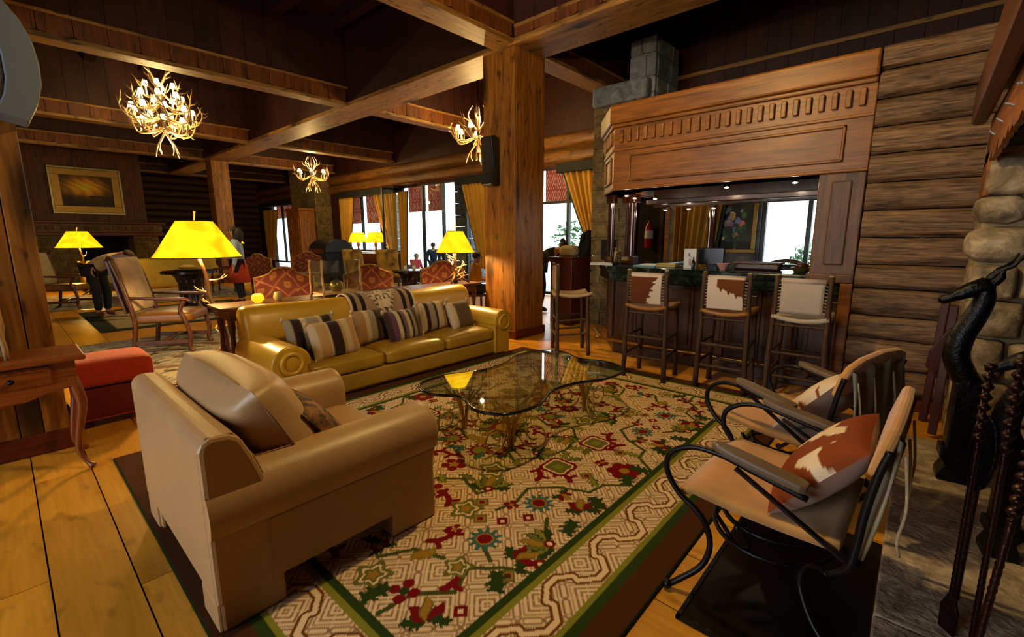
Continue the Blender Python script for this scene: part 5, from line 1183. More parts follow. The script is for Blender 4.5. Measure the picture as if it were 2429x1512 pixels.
def antler_lamp(name, label, base, top, rb, rt_, h, power, seed):
    t = thing(name, label, 'lamp', base); q = random.Random(seed); b, tp_ = Vector(base), Vector(top)
    k = 10; pts = [b.lerp(tp_, i/k)+Vector((q.uniform(-1, 1), q.uniform(-1, 1), 0))*.018*(0 < i < k) for i in range(k+1)]
    MB().tube(pts, [lerp(.035, .016, i/k)*q.uniform(.85, 1.2) for i in range(k+1)], 8).build('stem', 'antler_base', t, w=True, smooth=2)
    m = MB()
    for i in range(1, 9): twig(m, pts[i], Vector((q.uniform(-1, 1), q.uniform(-1, 1), q.uniform(0, .7))), .2*q.uniform(.6, 1.1), .012, q, 1)
    m.build('tines', 'antler', t, w=True, smooth=2)
    m = MB()
    for i in range(4): a = i*PI/2+.5; m.tube([b+Vector((0, 0, .16)), b+Vector((.1*math.cos(a), .1*math.sin(a), .07)), b+Vector((.2*math.cos(a), .2*math.sin(a), .015))], [.022, .018, .012], 7)
    m.build('foot', 'antler_base', t, w=True, smooth=2)
    shade(t, tp_, rb, rt_, h)
    MB().tube([tp_, tp_+Vector((0, 0, h+.03)), tp_+Vector((.01, 0, h+.1))], [.006, .006, .012], 6).build('finial', 'antler', t, w=True)
    light('lamp_light', 'POINT', (tp_-b)+Vector((0, 0, h*.35)), power, WARM, .06, parent=t)
    return t
antler_lamp('floor_lamp', 'antler floor lamp with a big glowing yellow shade beside the sofa', (1.60, 5.58, 0), (1.42, 5.75, 1.25), .40, .165, .38, 150, 4)
# console behind the sofa
wood('dark_oak', '2a1608', '5a3416', 'x', .9, .35, .3, .1, .12)
t = thing('console_table', 'dark wooden console table behind the golden sofa', 'table', (2.9, 5.08, 0))
MB().box(1.32, 4.75, 4.86, 5.3, .765, .8).build('table_top', 'dark_oak', t, w=True, bevel=.01); MB().box(1.4, 4.68, 4.9, 5.26, .66, .765).build('apron', 'dark_oak', t, w=True)
for x in (1.42, 4.64):
    for y in (4.92, 5.24): MB().lathe([(.03, 0), (.035, .04), (.02, .08), (.032, .3), (.022, .5), (.035, .6), (.035, .67)], 10, (x, y, 0)).build('leg', 'dark_oak', t, w=True, smooth=True)
MB().box(1.42, 4.64, 5.06, 5.1, .14, .18).build('stretcher', 'dark_oak', t, w=True)
antler_lamp('table_lamp', 'antler table lamp with glowing yellow shade left of the big post', (4.42, 5.06, .8), (4.42, 5.06, 1.235), .275, .115, .31, 110, 8)
pane_glass('box_glass', (.93, .95, .93), 1.2); plain('birch', 'b08a5a', .7, noise=.4, nscale=18)
def birch_box(label, x0, x1, y0, y1, z0, z1, basket=True):
    t = thing('glass_box', label, 'lantern', ((x0+x1)/2, (y0+y1)/2, z0)); q = random.Random(int(x0*100))
    for a, b, c, d in ((x0, x1, y0, y0+.006), (x0, x1, y1-.006, y1), (x0, x0+.006, y0, y1), (x1-.006, x1, y0, y1)): MB().box(a, b, c, d, z0+.04, z1).build('glass_side', 'box_glass', t, w=True)
    for x in (x0-.01, x1+.01):
        for y in (y0-.01, y1+.01):
            pts = [Vector((x+q.uniform(-.008, .008), y+q.uniform(-.008, .008), lerp(z0, z1+.01, i/5))) for i in range(6)]; MB().tube(pts, [q.uniform(.011, .016) for _ in range(6)], 7).build('birch_post', 'birch', t, w=True, smooth=2)
    MB().box(x0, x1, y0, y1, z0+.025, z0+.04).build('base', 'birch', t, w=True)
    if basket: MB().lathe([(.05, 0), (.075, .05), (.07, .1), (.045, .12), (.02, .13)], 14, ((x0+x1)/2, (y0+y1)/2, z0+.04)).build('candle_bowl', 'bronze_fig', t, w=True, smooth=True)
    return t
birch_box('glass lantern box with birch corner posts on the console behind the sofa', 2.36, 2.80, 4.92, 5.2, .8, 1.2)
for k, (x, lab) in enumerate(((1.72, 'glowing amber candle vase on the console behind the sofa'), (1.92, 'second, smaller amber candle vase beside the glowing one'))):
    t = thing('candle_vase', lab, 'vase', (x, 5.05, .8)); MB().lathe([(.03, 0), (.06-.015*k, .03), (.055-.015*k, .07), (.035, .09)], 14).build('vase_wall', 'glow_amber' if k == 0 else 'book_tan', t, smooth=True)
    if k == 0: light('candle_light', 'POINT', (0, 0, .15), 4, WARM, .04, parent=t)

# antler chandeliers
def chandelier(label, loc, zc, ztop, Rr, tiers, power, seed):
    t = thing('chandelier', label, 'chandelier', (loc[0], loc[1], zc), 0, 'antler chandeliers'); q = random.Random(seed)
    MB().tube([(0, 0, -.35), (0, 0, .1), (0, 0, ztop-zc)], [.03, .025, .015], 8).build('stem', 'antler_base', t, smooth=2)
    for ti, (z, r_, n) in enumerate(tiers):
        for k in range(n):
            a = 2*PI*k/n+.4*ti; d = Vector((math.cos(a), math.sin(a), 0)); tn = Vector((-d.y, d.x, 0)); up_ = Vector((0, 0, 1)); m = MB()
            ctr = [Vector((0, 0, z))+d*.05, Vector((0, 0, z-.10))+d*r_*.5+tn*.06, Vector((0, 0, z-.08))+d*r_*.9+tn*.02, Vector((0, 0, z+.10))+d*r_*1.08-tn*.04, Vector((0, 0, z+.24))+d*r_*.98-tn*.1]
            sp = spline(ctr, 4); m.tube(sp, [lerp(.024, .007, i/(len(sp)-1)) for i in range(len(sp))], 6)
            for j in (5, 8, 11, 13): p = sp[j]; e = (d*q.uniform(-.2, .9)+tn*q.uniform(-1, 1)+up_*q.uniform(-.7, 1)).normalized(); m.tube([p, p+e*.09+up_*.03, p+e*.16+up_*.09], [.014, .01, .003], 6)
            m.build('antler', 'antler', t, smooth=2)
            c = Vector((0, 0, z+.0))+d*r_*.8; s = MB().lathe([(.055, .10), (.032, .19)], 12, c, cap=False).build('candle_shade', 'shade_small', t, smooth=True); MB().lathe([(.016, -.06), (.016, .11)], 8, c).build('candle', 'paper_white', s, smooth=True)
    for k in range(4):   # upright and hanging antlers
        a = PI/2*k+.6; d = Vector((math.cos(a), math.sin(a), 0)); m = MB(); zt = tiers[-1][0]
        m.tube(spline([(0, 0, zt+.1), d*.12+Vector((0, 0, zt+.25)), d*.2+Vector((0, 0, zt+.42)), d*.1+Vector((0, 0, zt+.6))], 4), [lerp(.022, .006, i/12) for i in range(13)], 6); m.tube([d*.16+Vector((0, 0, zt+.3)), d*.28+Vector((0, 0, zt+.36)), d*.3+Vector((0, 0, zt+.46))], [.014, .01, .003], 6)
        m.build('antler', 'antler', t, smooth=2); m = MB(); zb = tiers[0][0]; m.tube(spline([(0, 0, zb-.05), d*.1+Vector((0, 0, zb-.2)), d*.2+Vector((0, 0, zb-.34)), d*.26+Vector((0, 0, zb-.5))], 4), [lerp(.022, .006, i/12) for i in range(13)], 6); m.tube([d*.15+Vector((0, 0, zb-.27)), d*.16+Vector((0, 0, zb-.38)), d*.12+Vector((0, 0, zb-.46))], [.014, .01, .003], 6)
        m.build('antler', 'antler', t, smooth=2)
    light('chandelier_light', 'POINT', (0, 0, .35), power, WARM, .06, parent=t); light('chandelier_light', 'POINT', (0, 0, -.62), power*.6, WARM, .035, parent=t)
    return t
chandelier('large two-tier antler chandelier with candle shades at the upper left', (2.42, 11.0), 3.74, 5.3, .55, [(-.24, .46, 7), (-.04, .58, 9), (.2, .42, 7), (.4, .26, 4)], 220, 3)
chandelier('small antler chandelier in front of the olive stone pier', (7.0, 14.8), 3.45, 5.3, .5, [(-.05, .5, 6)], 130, 5)
chandelier('antler chandelier half hidden behind the big wooden post', (6.75, 6.95), 3.5, 5.3, .55, [(-.05, .52, 7)], 190, 6)
chandelier('unseen antler chandelier added to light the near bay above the rug', (2.3, 1.7), 3.75, 5.3, .55, [(-.08, .56, 8), (.26, .36, 6)], 230, 7)  # out of view, added to light the rug and armchair from above

# ================================================================ LEFT: writing table, ottoman, speakers
wood('table_wood', '5a280c', '9a5420', 'x', .8, .35, .3, .05, .1); wood('table_leg', '5a280c', '96501e', 'z', .8, .3, .3, .05, .1)
t = thing('writing_table', 'carved writing table with a drawer and cabriole legs at the left edge', 'table', (-.35, 4.05, 0))
MB().box(-1.1, .28, 3.79, 4.24, .715, .75).build('table_top', 'table_wood', t, w=True, bevel=.012)
MB().box(-1.05, .23, 3.84, 4.21, .56, .715).build('carcass', 'table_wood', t, w=True, bevel=.006)
dr = MB().box(-.46, .12, 3.825, 3.845, .58, .70).build('drawer', 'table_wood', t, w=True, bevel=.008); MB().ell((-.05, 3.81, .64), (.016, .02, .016), 10, 8).build('knob', 'black_iron', dr, w=True, smooth=2)
for z in (.595, .68): MB().box(-.44, .1, 3.818, 3.83, z, z+.008).build('drawer_moulding', 'table_leg', dr, w=True)
ap = [(-1.05, .59), (.22, .59), (.22, .55), (.16, .545), (.08, .53), (0, .50), (-.08, .50), (-.16, .47), (-.26, .44), (-.36, .455), (-.41, .46), (-.46, .455), (-.56, .44), (-.66, .47), (-.76, .5), (-.9, .545), (-1.05, .55)]
MB().prism(ap, 3.83, 3.85, 'xz').build('scalloped_apron', 'table_wood', t, w=True, bevel=.006)
for k in range(7): MB().ell((-.41+.075*(k-3), 3.826, .505+.012*math.cos(k*2)), (.034, .012, .022), 8, 6).build('carving', 'table_leg', t, w=True, smooth=2)
for x, s in ((.20, 1), (-1.02, -1)):
    for y, sy in ((3.87, -1), (4.18, 1)):
        pts = spline([(x, y, .60), (x+s*.02, y+sy*.02, .52), (x+s*.028, y+sy*.03, .42), (x+s*.0, y+sy*.0, .26), (x-s*.018, y-sy*.01, .12), (x+s*.01, y+sy*.02, .04), (x+s*.035, y+sy*.045, .012)], 4)
        n = len(pts); MB().tube(pts, [lerp(.034, .014, min(1, i/(n*.75)))+(.006 if i > n-4 else 0) for i in range(n)], 8).build('leg', 'table_leg', t, w=True, smooth=2)
birch_box('glass box with a birch stick post and leather back on the writing table', -.52, -.06, 3.93, 4.15, .75, 1.17, False)
plain('tooled_leather', '5a3a1c', .6, noise=.3, nscale=40, bump=.3)
tag(MB().box(-.5, -.08, 4.165, 4.18, .75, 1.15).build('leather_panel', 'tooled_leather'), 'brown tooled leather panel standing behind the glass box on the writing table', 'panel')
plain('red_cloth', 'a42a08', .9, noise=.2, nscale=30, sheen=.2); plain('red_cloth_dark', '5e0c08', .9, noise=.2, nscale=30)
t = thing('ottoman', 'square red fabric ottoman with a cushion top behind the armchair', 'ottoman', (.48, 4.85, 0))
MB().box(.24, .72, 4.64, 5.06, .06, .31).build('base', 'red_cloth_dark', t, w=True, bevel=.02); MB().rbox(.22, .74, 4.62, 5.08, .32, .52, .05, .02, 10).build('cushion_top', 'red_cloth', t, w=True, smooth=2)
MB().tube([(.24, 4.635, .07), (.72, 4.635, .07)], .006, 6).build('piping', 'red_cloth', t, w=True)
for x in (.3, .66):
    for y in (4.7, 5.0): MB().box(x-.03, x+.03, y-.03, y+.03, 0, .07).build('foot', 'dark_oak', t, w=True)
plain('speaker_grey', '55616c', .5); plain('speaker_black', '0b0c0d', .45); plain('speaker_mesh', '1a0a08', .8)
def speaker(name, label, origin, arc, wid, plane, body, edge):
    """curved column speaker; arc is a list of (outward, height) of the outer line, offset inward gives the inner line"""
    t = thing(name, label, 'loudspeaker', origin); ox, oy, oz = origin
    inner = [(u-.155+.02*abs(z)/.3, z*.9) for u, z in arc]; poly = arc+inner[::-1]
    m = MB().prism([(u, z) for u, z in poly], 0, wid, plane); m.build('cabinet', body, t, bevel=.008)
    g = [(u-.012, z*.92) for u, z in inner]; poly = [(u, z*.97) for u, z in inner]+g[::-1]
    MB().prism(poly, .012, wid-.012, plane).build('grille', edge, t)
    MB().box(-.10, -.02, .06, .12, -.03, .03).build('bracket', 'black_iron', t)
    return t
arc = [(.0, .34), (.06, .25), (.10, .14), (.115, .02), (.11, -.1), (.085, -.2), (.03, -.32)]
speaker('speaker', 'big blue grey curved loudspeaker on the left post', (.20, 4.06, 2.46), arc, .25, 'xz', 'speaker_grey', 'speaker_mesh')
sp2 = thing('speaker', 'black curved loudspeaker mounted on the big wooden post', 'loudspeaker', (4.7, 4.62, 2.49))
pr = [(4.82, 2.17), (4.80, 2.80), (4.72, 2.83), (4.64, 2.81), (4.66, 2.66), (4.675, 2.5), (4.665, 2.34), (4.64, 2.18), (4.7, 2.15)]
MB().prism(pr, 4.53, 4.74, 'xz').build('cabinet', 'speaker_black', sp2, w=True, bevel=.01); MB().prism([(4.645, 2.79), (4.668, 2.66), (4.683, 2.5), (4.673, 2.34), (4.645, 2.2), (4.635, 2.2), (4.66, 2.34), (4.668, 2.5), (4.655, 2.66), (4.632, 2.79)], 4.545, 4.725, 'xz').build('grille', 'soot', sp2, w=True)

# ================================================================ CHAIRS IN THE MIDDLE AND BACK
wood('chair_frame', '2c1408', '5e3416', 'z', 1.2, .35, .2, .05, .1)
plain('cream_hide', 'b8a080', .8, noise=.3, nscale=5); plain('seat_leather', '6a4418', .4, noise=.2); plain('pale_cloth', '8a7a58', .85, noise=.2, nscale=10)
def carved_chair(label, loc, rz, back_mat='cream_hide', seat_mat='seat_leather', sc=1.0):
    t = thing('carved_armchair', label, 'armchair', loc, rz, 'carved wooden armchairs'); t.scale = (sc, sc, sc)
    for s in (-1, 1):
        MB().tube(spline([(-.30, s*.29, 0), (-.27, s*.29, .2), (-.25, s*.29, .42), (-.32, s*.29, .8), (-.42, s*.285, 1.15)], 5), .028, 8).build('back_post', 'chair_frame', t, smooth=2)
        MB().tube(spline([(.34, s*.31, 0), (.30, s*.31, .06), (.32, s*.31, .2), (.28, s*.31, .4), (.24, s*.31, .52), (.30, s*.31, .64)], 4), .026, 8).build('front_leg', 'chair_frame', t, smooth=2)
        MB().tube(spline([(-.3, s*.29, .68), (-.1, s*.31, .67), (.15, s*.32, .66), (.32, s*.33, .65), (.36, s*.33, .62)], 4), [.02]*4+[.026]*12+[.018], 8, flat=.8).build('arm', 'chair_frame', t, smooth=2)
        MB().box(-.26, .3, s*.3-.018, s*.3+.018, .1, .15).build('side_stretcher', 'chair_frame', t, bevel=.005)
    MB().tube(spline([(.02, -.3, .13), (.06, 0, .17), (.02, .3, .13)], 5), .02, 8).build('stretcher', 'chair_frame', t, smooth=2)
    MB().rbox(-.27, .34, -.3, .3, .36, .48, .04, .03).build('seat', seat_mat, t, smooth=2)
    m = MB().rbox(-.04, .05, -.26, .26, 0, .66, .035, 0, 8); m.xf(Matrix.Translation((-.28, 0, .5)) @ Matrix.Rotation(R(-11), 4, 'Y')); m.build('back_pad', back_mat, t, smooth=2)
    m = MB().prism([(-.27, 0), (.27, 0), (.27, .64), (.2, .69), (0, .71), (-.2, .69), (-.27, .64)], -.075, -.04, 'yz'); m.xf(Matrix.Translation((-.28, 0, .5)) @ Matrix.Rotation(R(-11), 4, 'Y')); m.build('back_frame', 'chair_frame', t, bevel=.008)
    return t
carved_chair('high carved wooden armchair with a cream hide back, left of the floor lamp', (1.42, 7.4, .009), R(-33), 'cream_hide', 'seat_leather', 1.05)
carved_chair('small carved armchair by the far rug with striped cushion', (.88, 13.6, .009), R(-30), 'pale_cloth')
def redpat(u, v):
    a = math.hypot(((u+v)*2.2) % 1-.5, ((u-v)*2.2) % 1-.5); b = ((u+v)*2.2) % 1; d = ((u-v)*2.2) % 1; c = Lh('501a0e')
    if min(b, 1-b) < .035 or min(d, 1-d) < .035: c = Lh('845634')
    if a < .2: c = Lh('74501e')
    if a < .08: c = Lh('6a3412')
    return c
painted('red_brocade', .8, .2, 200, .2)
def camel_chair(label, loc, rz, group='red brocade chairs', lit=None):
    t = thing('brocade_chair', label, 'chair', loc, rz, group)
    W = .36
    def top(u): return .98+.10*math.cos(max(-PI, min(PI, (u-.5)*2*PI*1.0)))*.5+(.03 if abs(u-.5) < .2 else 0)
    nu, nv = 44, 40; vs = []; cols = []
    for sd in (0, 1):
        for j in range(nv+1):
            for i in range(nu+1):
                u, v = i/nu, j/nv; z = lerp(.36, top(u), v); vs.append((-.26-.12*(z-.4)-sd*.08, (u-.5)*2*W, z)); cols.append(redpat(u, v))
    w = nu+1; q = w*(nv+1); fs = []
    for j in range(nv):
        for i in range(nu): a = j*w+i; fs += [(a, a+1, a+1+w, a+w), (q+a, q+a+w, q+a+1+w, q+a+1)]
    bd = [i for i in range(nu)]+[j*w+nu for j in range(nv)]+[nv*w+i for i in range(nu, 0, -1)]+[j*w for j in range(nv, 0, -1)]
    fs += [(bd[k], q+bd[k], q+bd[(k+1) % len(bd)], bd[(k+1) % len(bd)]) for k in range(len(bd))]
    o = MB().add(vs, fs).build('back_pad', 'red_brocade', t, smooth=False); paint(o, cols)
    tp = [(-.30-.12*(top(k/20)-.4), (k/20-.5)*2*W, top(k/20)+.006) for k in range(21)]
    MB().tube([(tp[0][0], tp[0][1], .4)]+tp+[(tp[-1][0], tp[-1][1], .4)], .013, 6).build('piping', 'gilt', t, smooth=2)
    m = MB().rbox(-.28, .3, -.33, .33, .36, .48, .04, .03, 12); o = m.build('seat', 'red_brocade', t, smooth=2); paint(o, [redpat(y*1.3+.5, x*1.3) for x, y, z in m.v])
    for x, y in ((-.25, -.3), (-.25, .3), (.27, -.3), (.27, .3)): MB().lathe([(.022, 0), (.03, .05), (.02, .12), (.03, .3), (.03, .37)], 8, (x, y, 0)).build('leg', 'chair_frame', t, smooth=True)
    for s in (-1, 1): MB().tube(spline([(-.28, s*.33, .66), (0, s*.35, .66), (.2, s*.35, .64), (.24, s*.34, .5), (.22, s*.33, .42)], 4), .022, 8).build('arm', 'chair_frame', t, smooth=2)
    return t
camel_chair('red and gold brocade chair with arched back, nearest behind the sofa', (2.72, 6.75, 0), R(62))
camel_chair('red brocade chair beyond the birch lantern box', (3.75, 6.5, 0), R(75))
camel_chair('red brocade chair behind the table lamp by the big post', (5.15, 6.35, 0), R(60))
camel_chair('dark red brocade chair beyond the woman, turned away', (4.75, 13.0, 0), R(35)); camel_chair('dark red brocade chair by the black cabinet', (5.75, 12.9, 0), R(-120)); camel_chair('dark red brocade chair between the woman and the far window', (4.1, 14.2, 0), R(150))
plain('hide_yellow', 'a8842c', .7, noise=.4, nscale=4)
hide('hide_back_far', 'a8842c', '2c1a0a', 3.5, 6.0, .12, .6)
def hide_chair(label, loc, rz):
    t = thing('hide_chair', label, 'chair', loc, rz, 'tall hide backed chairs')
    m = MB().rbox(-.06, .06, -.3, .3, .0, .72, .05, .0, 8); m.xf(Matrix.Translation((-.26, 0, .45)) @ Matrix.Rotation(R(-8), 4, 'Y')); m.build('back_pad', 'hide_back_far', t, smooth=2)
    MB().box(-.25, .3, -.3, .3, .3, .48).build('seat', 'chair_frame', t, bevel=.03)
    for x, y in ((-.25, -.26), (-.25, .26), (.27, -.26), (.27, .26)): MB().box(x-.025, x+.025, y-.025, y+.025, 0, .31).build('leg', 'chair_frame', t)
hide_chair('hide backed chair below the lit table lamps, left one', (6.55, 11.4, 0), R(25)); hide_chair('hide backed chair below the lit table lamps, right one', (6.95, 10.4, 0), R(25))
# tables in the back
def round_table(label, loc, r, h, mat, prof=None):
    t = thing('pedestal_table', label, 'table', loc); MB().lathe([(r*.7, h-.05), (r, h-.045), (r, h), (r*.98, h+.004)], 28).build('table_top', mat, t, smooth=True)
    m = MB(); n = 24; pf = prof or [(.30, 0), (.30, .06), (.24, .1), (.2, .2), (.2, .45), (.24, h-.15), (.32, h-.05)]
    m.lathe(pf, n); m.build('pedestal', mat, t, smooth=True)
    for k in range(12): a = 2*PI*k/12; MB().tube([(pf[2][0]*.98*math.cos(a), pf[2][0]*.98*math.sin(a), .1), (pf[3][0]*math.cos(a), pf[3][0]*math.sin(a), .22), (pf[4][0]*math.cos(a), pf[4][0]*math.sin(a), h-.25), (pf[5][0]*math.cos(a), pf[5][0]*math.sin(a), h-.12)], .02, 6).build('flute', mat, t, smooth=2)
    return t
plain('copper', '8a4a24', .3, .8)
plain('dark_lacquer', '1c120c', .2, noise=.3)
round_table('dark round pedestal table with a fluted base behind the floor lamp', (2.5, 10.85, 0), .48, .82, 'dark_lacquer')
t = thing('bread_plate', 'yellow plate of bread on the round pedestal table', 'plate', (2.45, 10.75, .826)); MB().lathe([(.1, 0), (.22, .03), (.21, .035), (.09, .01)], 18).build('plate', 'bronze_fig', t, smooth=True); MB().ell((0, 0, .07), (.16, .12, .05), 10, 6).build('bread', 'hide_yellow', t, smooth=2)
round_table('round occasional table with jars before the hide backed chairs', (6.6, 9.2, 0), .45, .68, 'dark_lacquer')
for k, (dx, dy) in enumerate(((-.1, .08), (.05, -.06), (.18, .1), (.0, .22))):
    t = thing('jar', ('leftmost small pale jar on the occasional table', 'front small pale jar on the occasional table', 'rightmost small pale jar on the occasional table', 'rear small pale jar on the occasional table')[k], 'jar', (6.6+dx, 9.2+dy, .684), 0, 'jars on the occasional table'); MB().lathe([(.03, 0), (.04, .03), (.035, .09), (.02, .11)], 10).build('jar_wall', 'paper_white', t, smooth=True); MB().lathe([(.022, .11), (.022, .13), (.008, .14)], 10).build('lid', 'bronze_fig', t, smooth=True)
t = thing('side_table', 'low dark side table with a lit paper beside the big post', 'table', (4.7, 5.75, 0)); MB().box(4.45, 5.0, 5.5, 6.0, .44, .48).build('table_top', 'dark_oak', t, w=True, bevel=.008)
for x in (4.5, 4.95):
    for y in (5.55, 5.95): MB().box(x-.02, x+.02, y-.02, y+.02, 0, .44).build('leg', 'dark_oak', t, w=True)
tag(MB().box(4.62, 4.85, 5.6, 5.82, .482, .49).build('paper_sheet', 'paper_white'), 'white paper on the low side table beside the post', 'paper')
# far sofa, far lamp, black cabinet
plain('yellow_cloth', '9a8222', .7, noise=.15); plain('dark_patch', '4a3a1a', .8, noise=.5, nscale=9)
t = thing('far_sofa', 'yellow leather sofa in front of the far fireplace', 'sofa', (3.0, 17.0, 0)); MB().rbox(1.55, 4.6, 16.7, 17.1, .0, .88, .09, .0, 10).build('backrest', 'yellow_cloth', t, w=True, smooth=2); MB().rbox(1.55, 4.6, 17.0, 17.8, .1, .42, .07, .03, 8).build('seat', 'yellow_cloth', t, w=True, smooth=2)
for a in (1.45, 4.4): MB().rbox(a, a+.28, 16.75, 17.8, .1, .65, .1, 0, 8).build('arm', 'yellow_cloth', t, w=True, smooth=2)
t = thing('far_armchair', 'round backed yellow armchair before the far fireplace sofa', 'armchair', (1.75, 15.0, 0)); MB().tube(spline([(1.45, 14.7, .3), (1.45, 14.7, .75), (1.6, 14.6, .95), (1.85, 14.6, .95), (2.0, 14.7, .75), (2.0, 14.7, .3)], 5), .05, 8).build('back_frame', 'chair_frame', t, w=True, smooth=2); MB().rbox(1.48, 1.97, 14.65, 14.75, .35, .92, .05, 0, 8).build('back_pad', 'yellow_cloth', t, w=True, smooth=2); MB().rbox(1.4, 2.05, 14.65, 15.3, .2, .42, .05, .02, 8).build('seat', 'dark_patch', t, w=True, smooth=2)
for x in (1.45, 2.0):
    for y in (14.7, 15.25): MB().box(x-.03, x+.03, y-.03, y+.03, 0, .22).build('leg', 'chair_frame', t, w=True)
antler_lamp('far_lamp', 'far floor lamp with a yellow shade before the far fireplace', (1.5, 16.2, 0), (1.42, 16.2, 1.22), .46, .2, .42, 110, 11)
antler_lamp('far_lamp', 'small distant lamp with a yellow shade behind the woman', (5.9, 19.5, 0), (5.9, 19.5, 1.25), .45, .2, .4, 40, 12)
t = thing('lamp_console', 'dark console under the lit table lamps by the window', 'table', (8.75, 14.6, 0)); MB().box(8.5, 9.0, 13.8, 15.6, .88, .93).build('table_top', 'dark_oak', t, w=True, bevel=.01)
for y in (13.9, 15.5): MB().box(8.55, 8.95, y-.04, y+.04, 0, .88).build('trestle', 'dark_oak', t, w=True)
for k, y in enumerate((15.3, 14.15)):
    t = thing('window_lamp', ('lit table lamp by the window, left of the pair', 'lit table lamp by the window, right of the pair')[k], 'lamp', (8.75, y, .93)); MB().lathe([(.1, 0), (.05, .04), (.03, .2), (.06, .3), (.02, .42)], 12).build('base', 'dark_oak', t, smooth=True); shade(t, Vector((8.75, y, 1.3)), .34, .22, .34, 'shade_yellow'); light('lamp_light', 'POINT', (0, 0, .5), 30, WARM, .06, parent=t)
t = thing('black_cabinet', 'black buffet cabinet with a curved glossy hood before the olive stone pier', 'cabinet', (7.4, 15.0, 0)); MB().box(7.0, 8.0, 14.3, 15.5, 0, 1.0).build('body', 'black_iron', t, w=True, bevel=.02)
hd = [(7.0+.5-.5*math.cos(PI*k/12), 1.0+.42*math.sin(PI*k/12)) for k in range(13)]; MB().prism(hd, 14.3, 15.5, 'xz').build('hood', 'speaker_black', t, w=True, smooth=True, bevel=.01); MB().box(6.98, 7.0, 14.4, 15.4, .95, 1.1).build('copper_band', 'copper', t, w=True)
t = thing('tall_cabinet', 'tall carved wooden cabinet beside the far window', 'cabinet', (8.2, 19.0, 0)); MB().box(7.9, 8.5, 18.0, 19.2, 0, 2.5).build('body', 'post_wood', t, w=True, bevel=.02)
for k in range(2): MB().box(7.88, 7.92, 18.08+k*.55, 18.58+k*.55, .2, 2.3).build('door', 'post_wood', t, w=True, bevel=.01)
MB().box(7.85, 8.5, 17.95, 19.25, 2.5, 2.6).build('cornice', 'post_wood', t, w=True, bevel=.02)
# reception desk behind the bar end
wood('red_desk', '2c0c06', '56200e', 'z', .8, .35, .15, .05, .1)
t = thing('reception_desk', 'reddish wooden desk behind the sideways bar stool', 'desk', (6.5, 4.5, 0)); MB().box(6.25, 6.45, 4.3, 4.72, 0, 1.1).build('front_panel', 'red_desk', t, w=True, bevel=.01); MB().box(6.2, 6.9, 4.25, 4.4, 0, 1.1).build('side_panel', 'red_desk', t, w=True, bevel=.01); MB().box(6.2, 6.9, 4.25, 4.74, 1.1, 1.13).build('desk_top', 'red_desk', t, w=True, bevel=.008)
t = thing('desk_phone', 'pale machine with a cord on the reception desk', 'telephone', (6.6, 4.6, 1.13)); MB().rbox(6.5, 6.75, 4.42, 4.75, 1.13, 1.3, .06, .02, 8).build('body', 'book_tan', t, w=True, smooth=2); MB().tube(spline([(6.6, 4.4, 1.28), (6.6, 4.32, 1.4), (6.62, 4.28, 1.5)], 4), .012, 6).build('cord', 'black_iron', t, w=True)
tag(MB().prism([(4.3, 1.13), (4.42, 1.13), (4.38, 1.5), (4.24, 1.58), (4.2, 1.3)], 6.62, 6.9, 'yz').build('till_hood', 'soot', bevel=.02), 'dark hooded till on the reception desk beside the stone pier', 'till')
# painting over the far mantel
t = thing('landscape_painting', 'dark stormy landscape painting in a wide gold frame over the far mantel', 'painting', (2.2, 20.95, 2.3))
def storm(u, v):
    c = Lh('2a1c0c'); g = math.exp(-((u-.45)/.3)**2-((v-.62)/.25)**2); rays = .5+.5*math.sin((u*3.2+v*2)*9+3*math.sin(v*9)); c = c*(1-g)+(Lh('e8a020')*(.6+.8*rays)+Lh('a08a18')*(.4))*g
    if v < .35: c = c*.45+Lh('1a1408')*.4
    if .3 < v < .36 and .5 < u < .75: c = Lh('0c0806')
    return c
flatprint('canvas', 'print', 20.97, 1.62, 2.94, 2.52, 3.50, lambda u, v: np.minimum(storm(u, v)*1.7, .9), t, 60, 50, 'x'); frame(t, 20.99, 1.42, 3.10, 2.32, 3.70, .2, 'gilt', .06, 'x'); frame(t, 21.0, 1.36, 3.16, 2.26, 3.76, .06, 'silver_gilt', .09, 'x')
# far rugs
def rug(label, x0, x1, y0, y1, base, line, edge=.12, seed=1):
    nx, ny = int((x1-x0)/.035), int((y1-y0)/.035); X, Y = np.meshgrid(np.linspace(x0, x1, nx+1), np.linspace(y0, y1, ny+1)); r = np.random.RandomState(seed)
    f = np.sin(X*7+2*np.sin(Y*5))*np.sin(Y*6+2*np.sin(X*4)); C = np.empty(X.shape+(3,)); C[:] = Lh(base); C[f > .45] = Lh(line); C[f < -.6] = Lh('5a4a3c'); C[(np.abs(f) < .07)] = Lh('3a3a34')
    D = np.minimum(np.minimum(X-x0, x1-X), np.minimum(Y-y0, y1-Y)); C[D < edge*2.4] = Lh(base)*.9; C[D < edge] = Lh('2a3026'); C[D < .02] = Lh('1a1a14')
    m = MB(); vs = [(a, b, .008) for a, b in zip(X.ravel(), Y.ravel())]; w = nx+1
    o = m.add(vs, [(j*w+i, j*w+i+1, (j+1)*w+i+1, (j+1)*w+i) for j in range(ny) for i in range(nx)]).build('area_rug', 'rug_pile', fix=False); paint(o, C.reshape(-1, 3)); tag(o, label, 'rug')
rug('pale grey patterned rug under the carved wooden armchair', .55, 4.3, 5.45, 8.45, '8a8274', '6a6a66', .02)
rug('rug with a dark green border under the bending person', .91, 3.6, 9.4, 12.3, '9a8a6a', 'a09078', .22)
rug('grey rug before the far fireplace sofa', .3, 4.5, 12.95, 16.4, '8a8478', '5e5e5c', .03)
rug('patterned rug under the far tables', 5.6, 8.4, 8.8, 14.0, '8a7a5a', '6a4a30', .15)

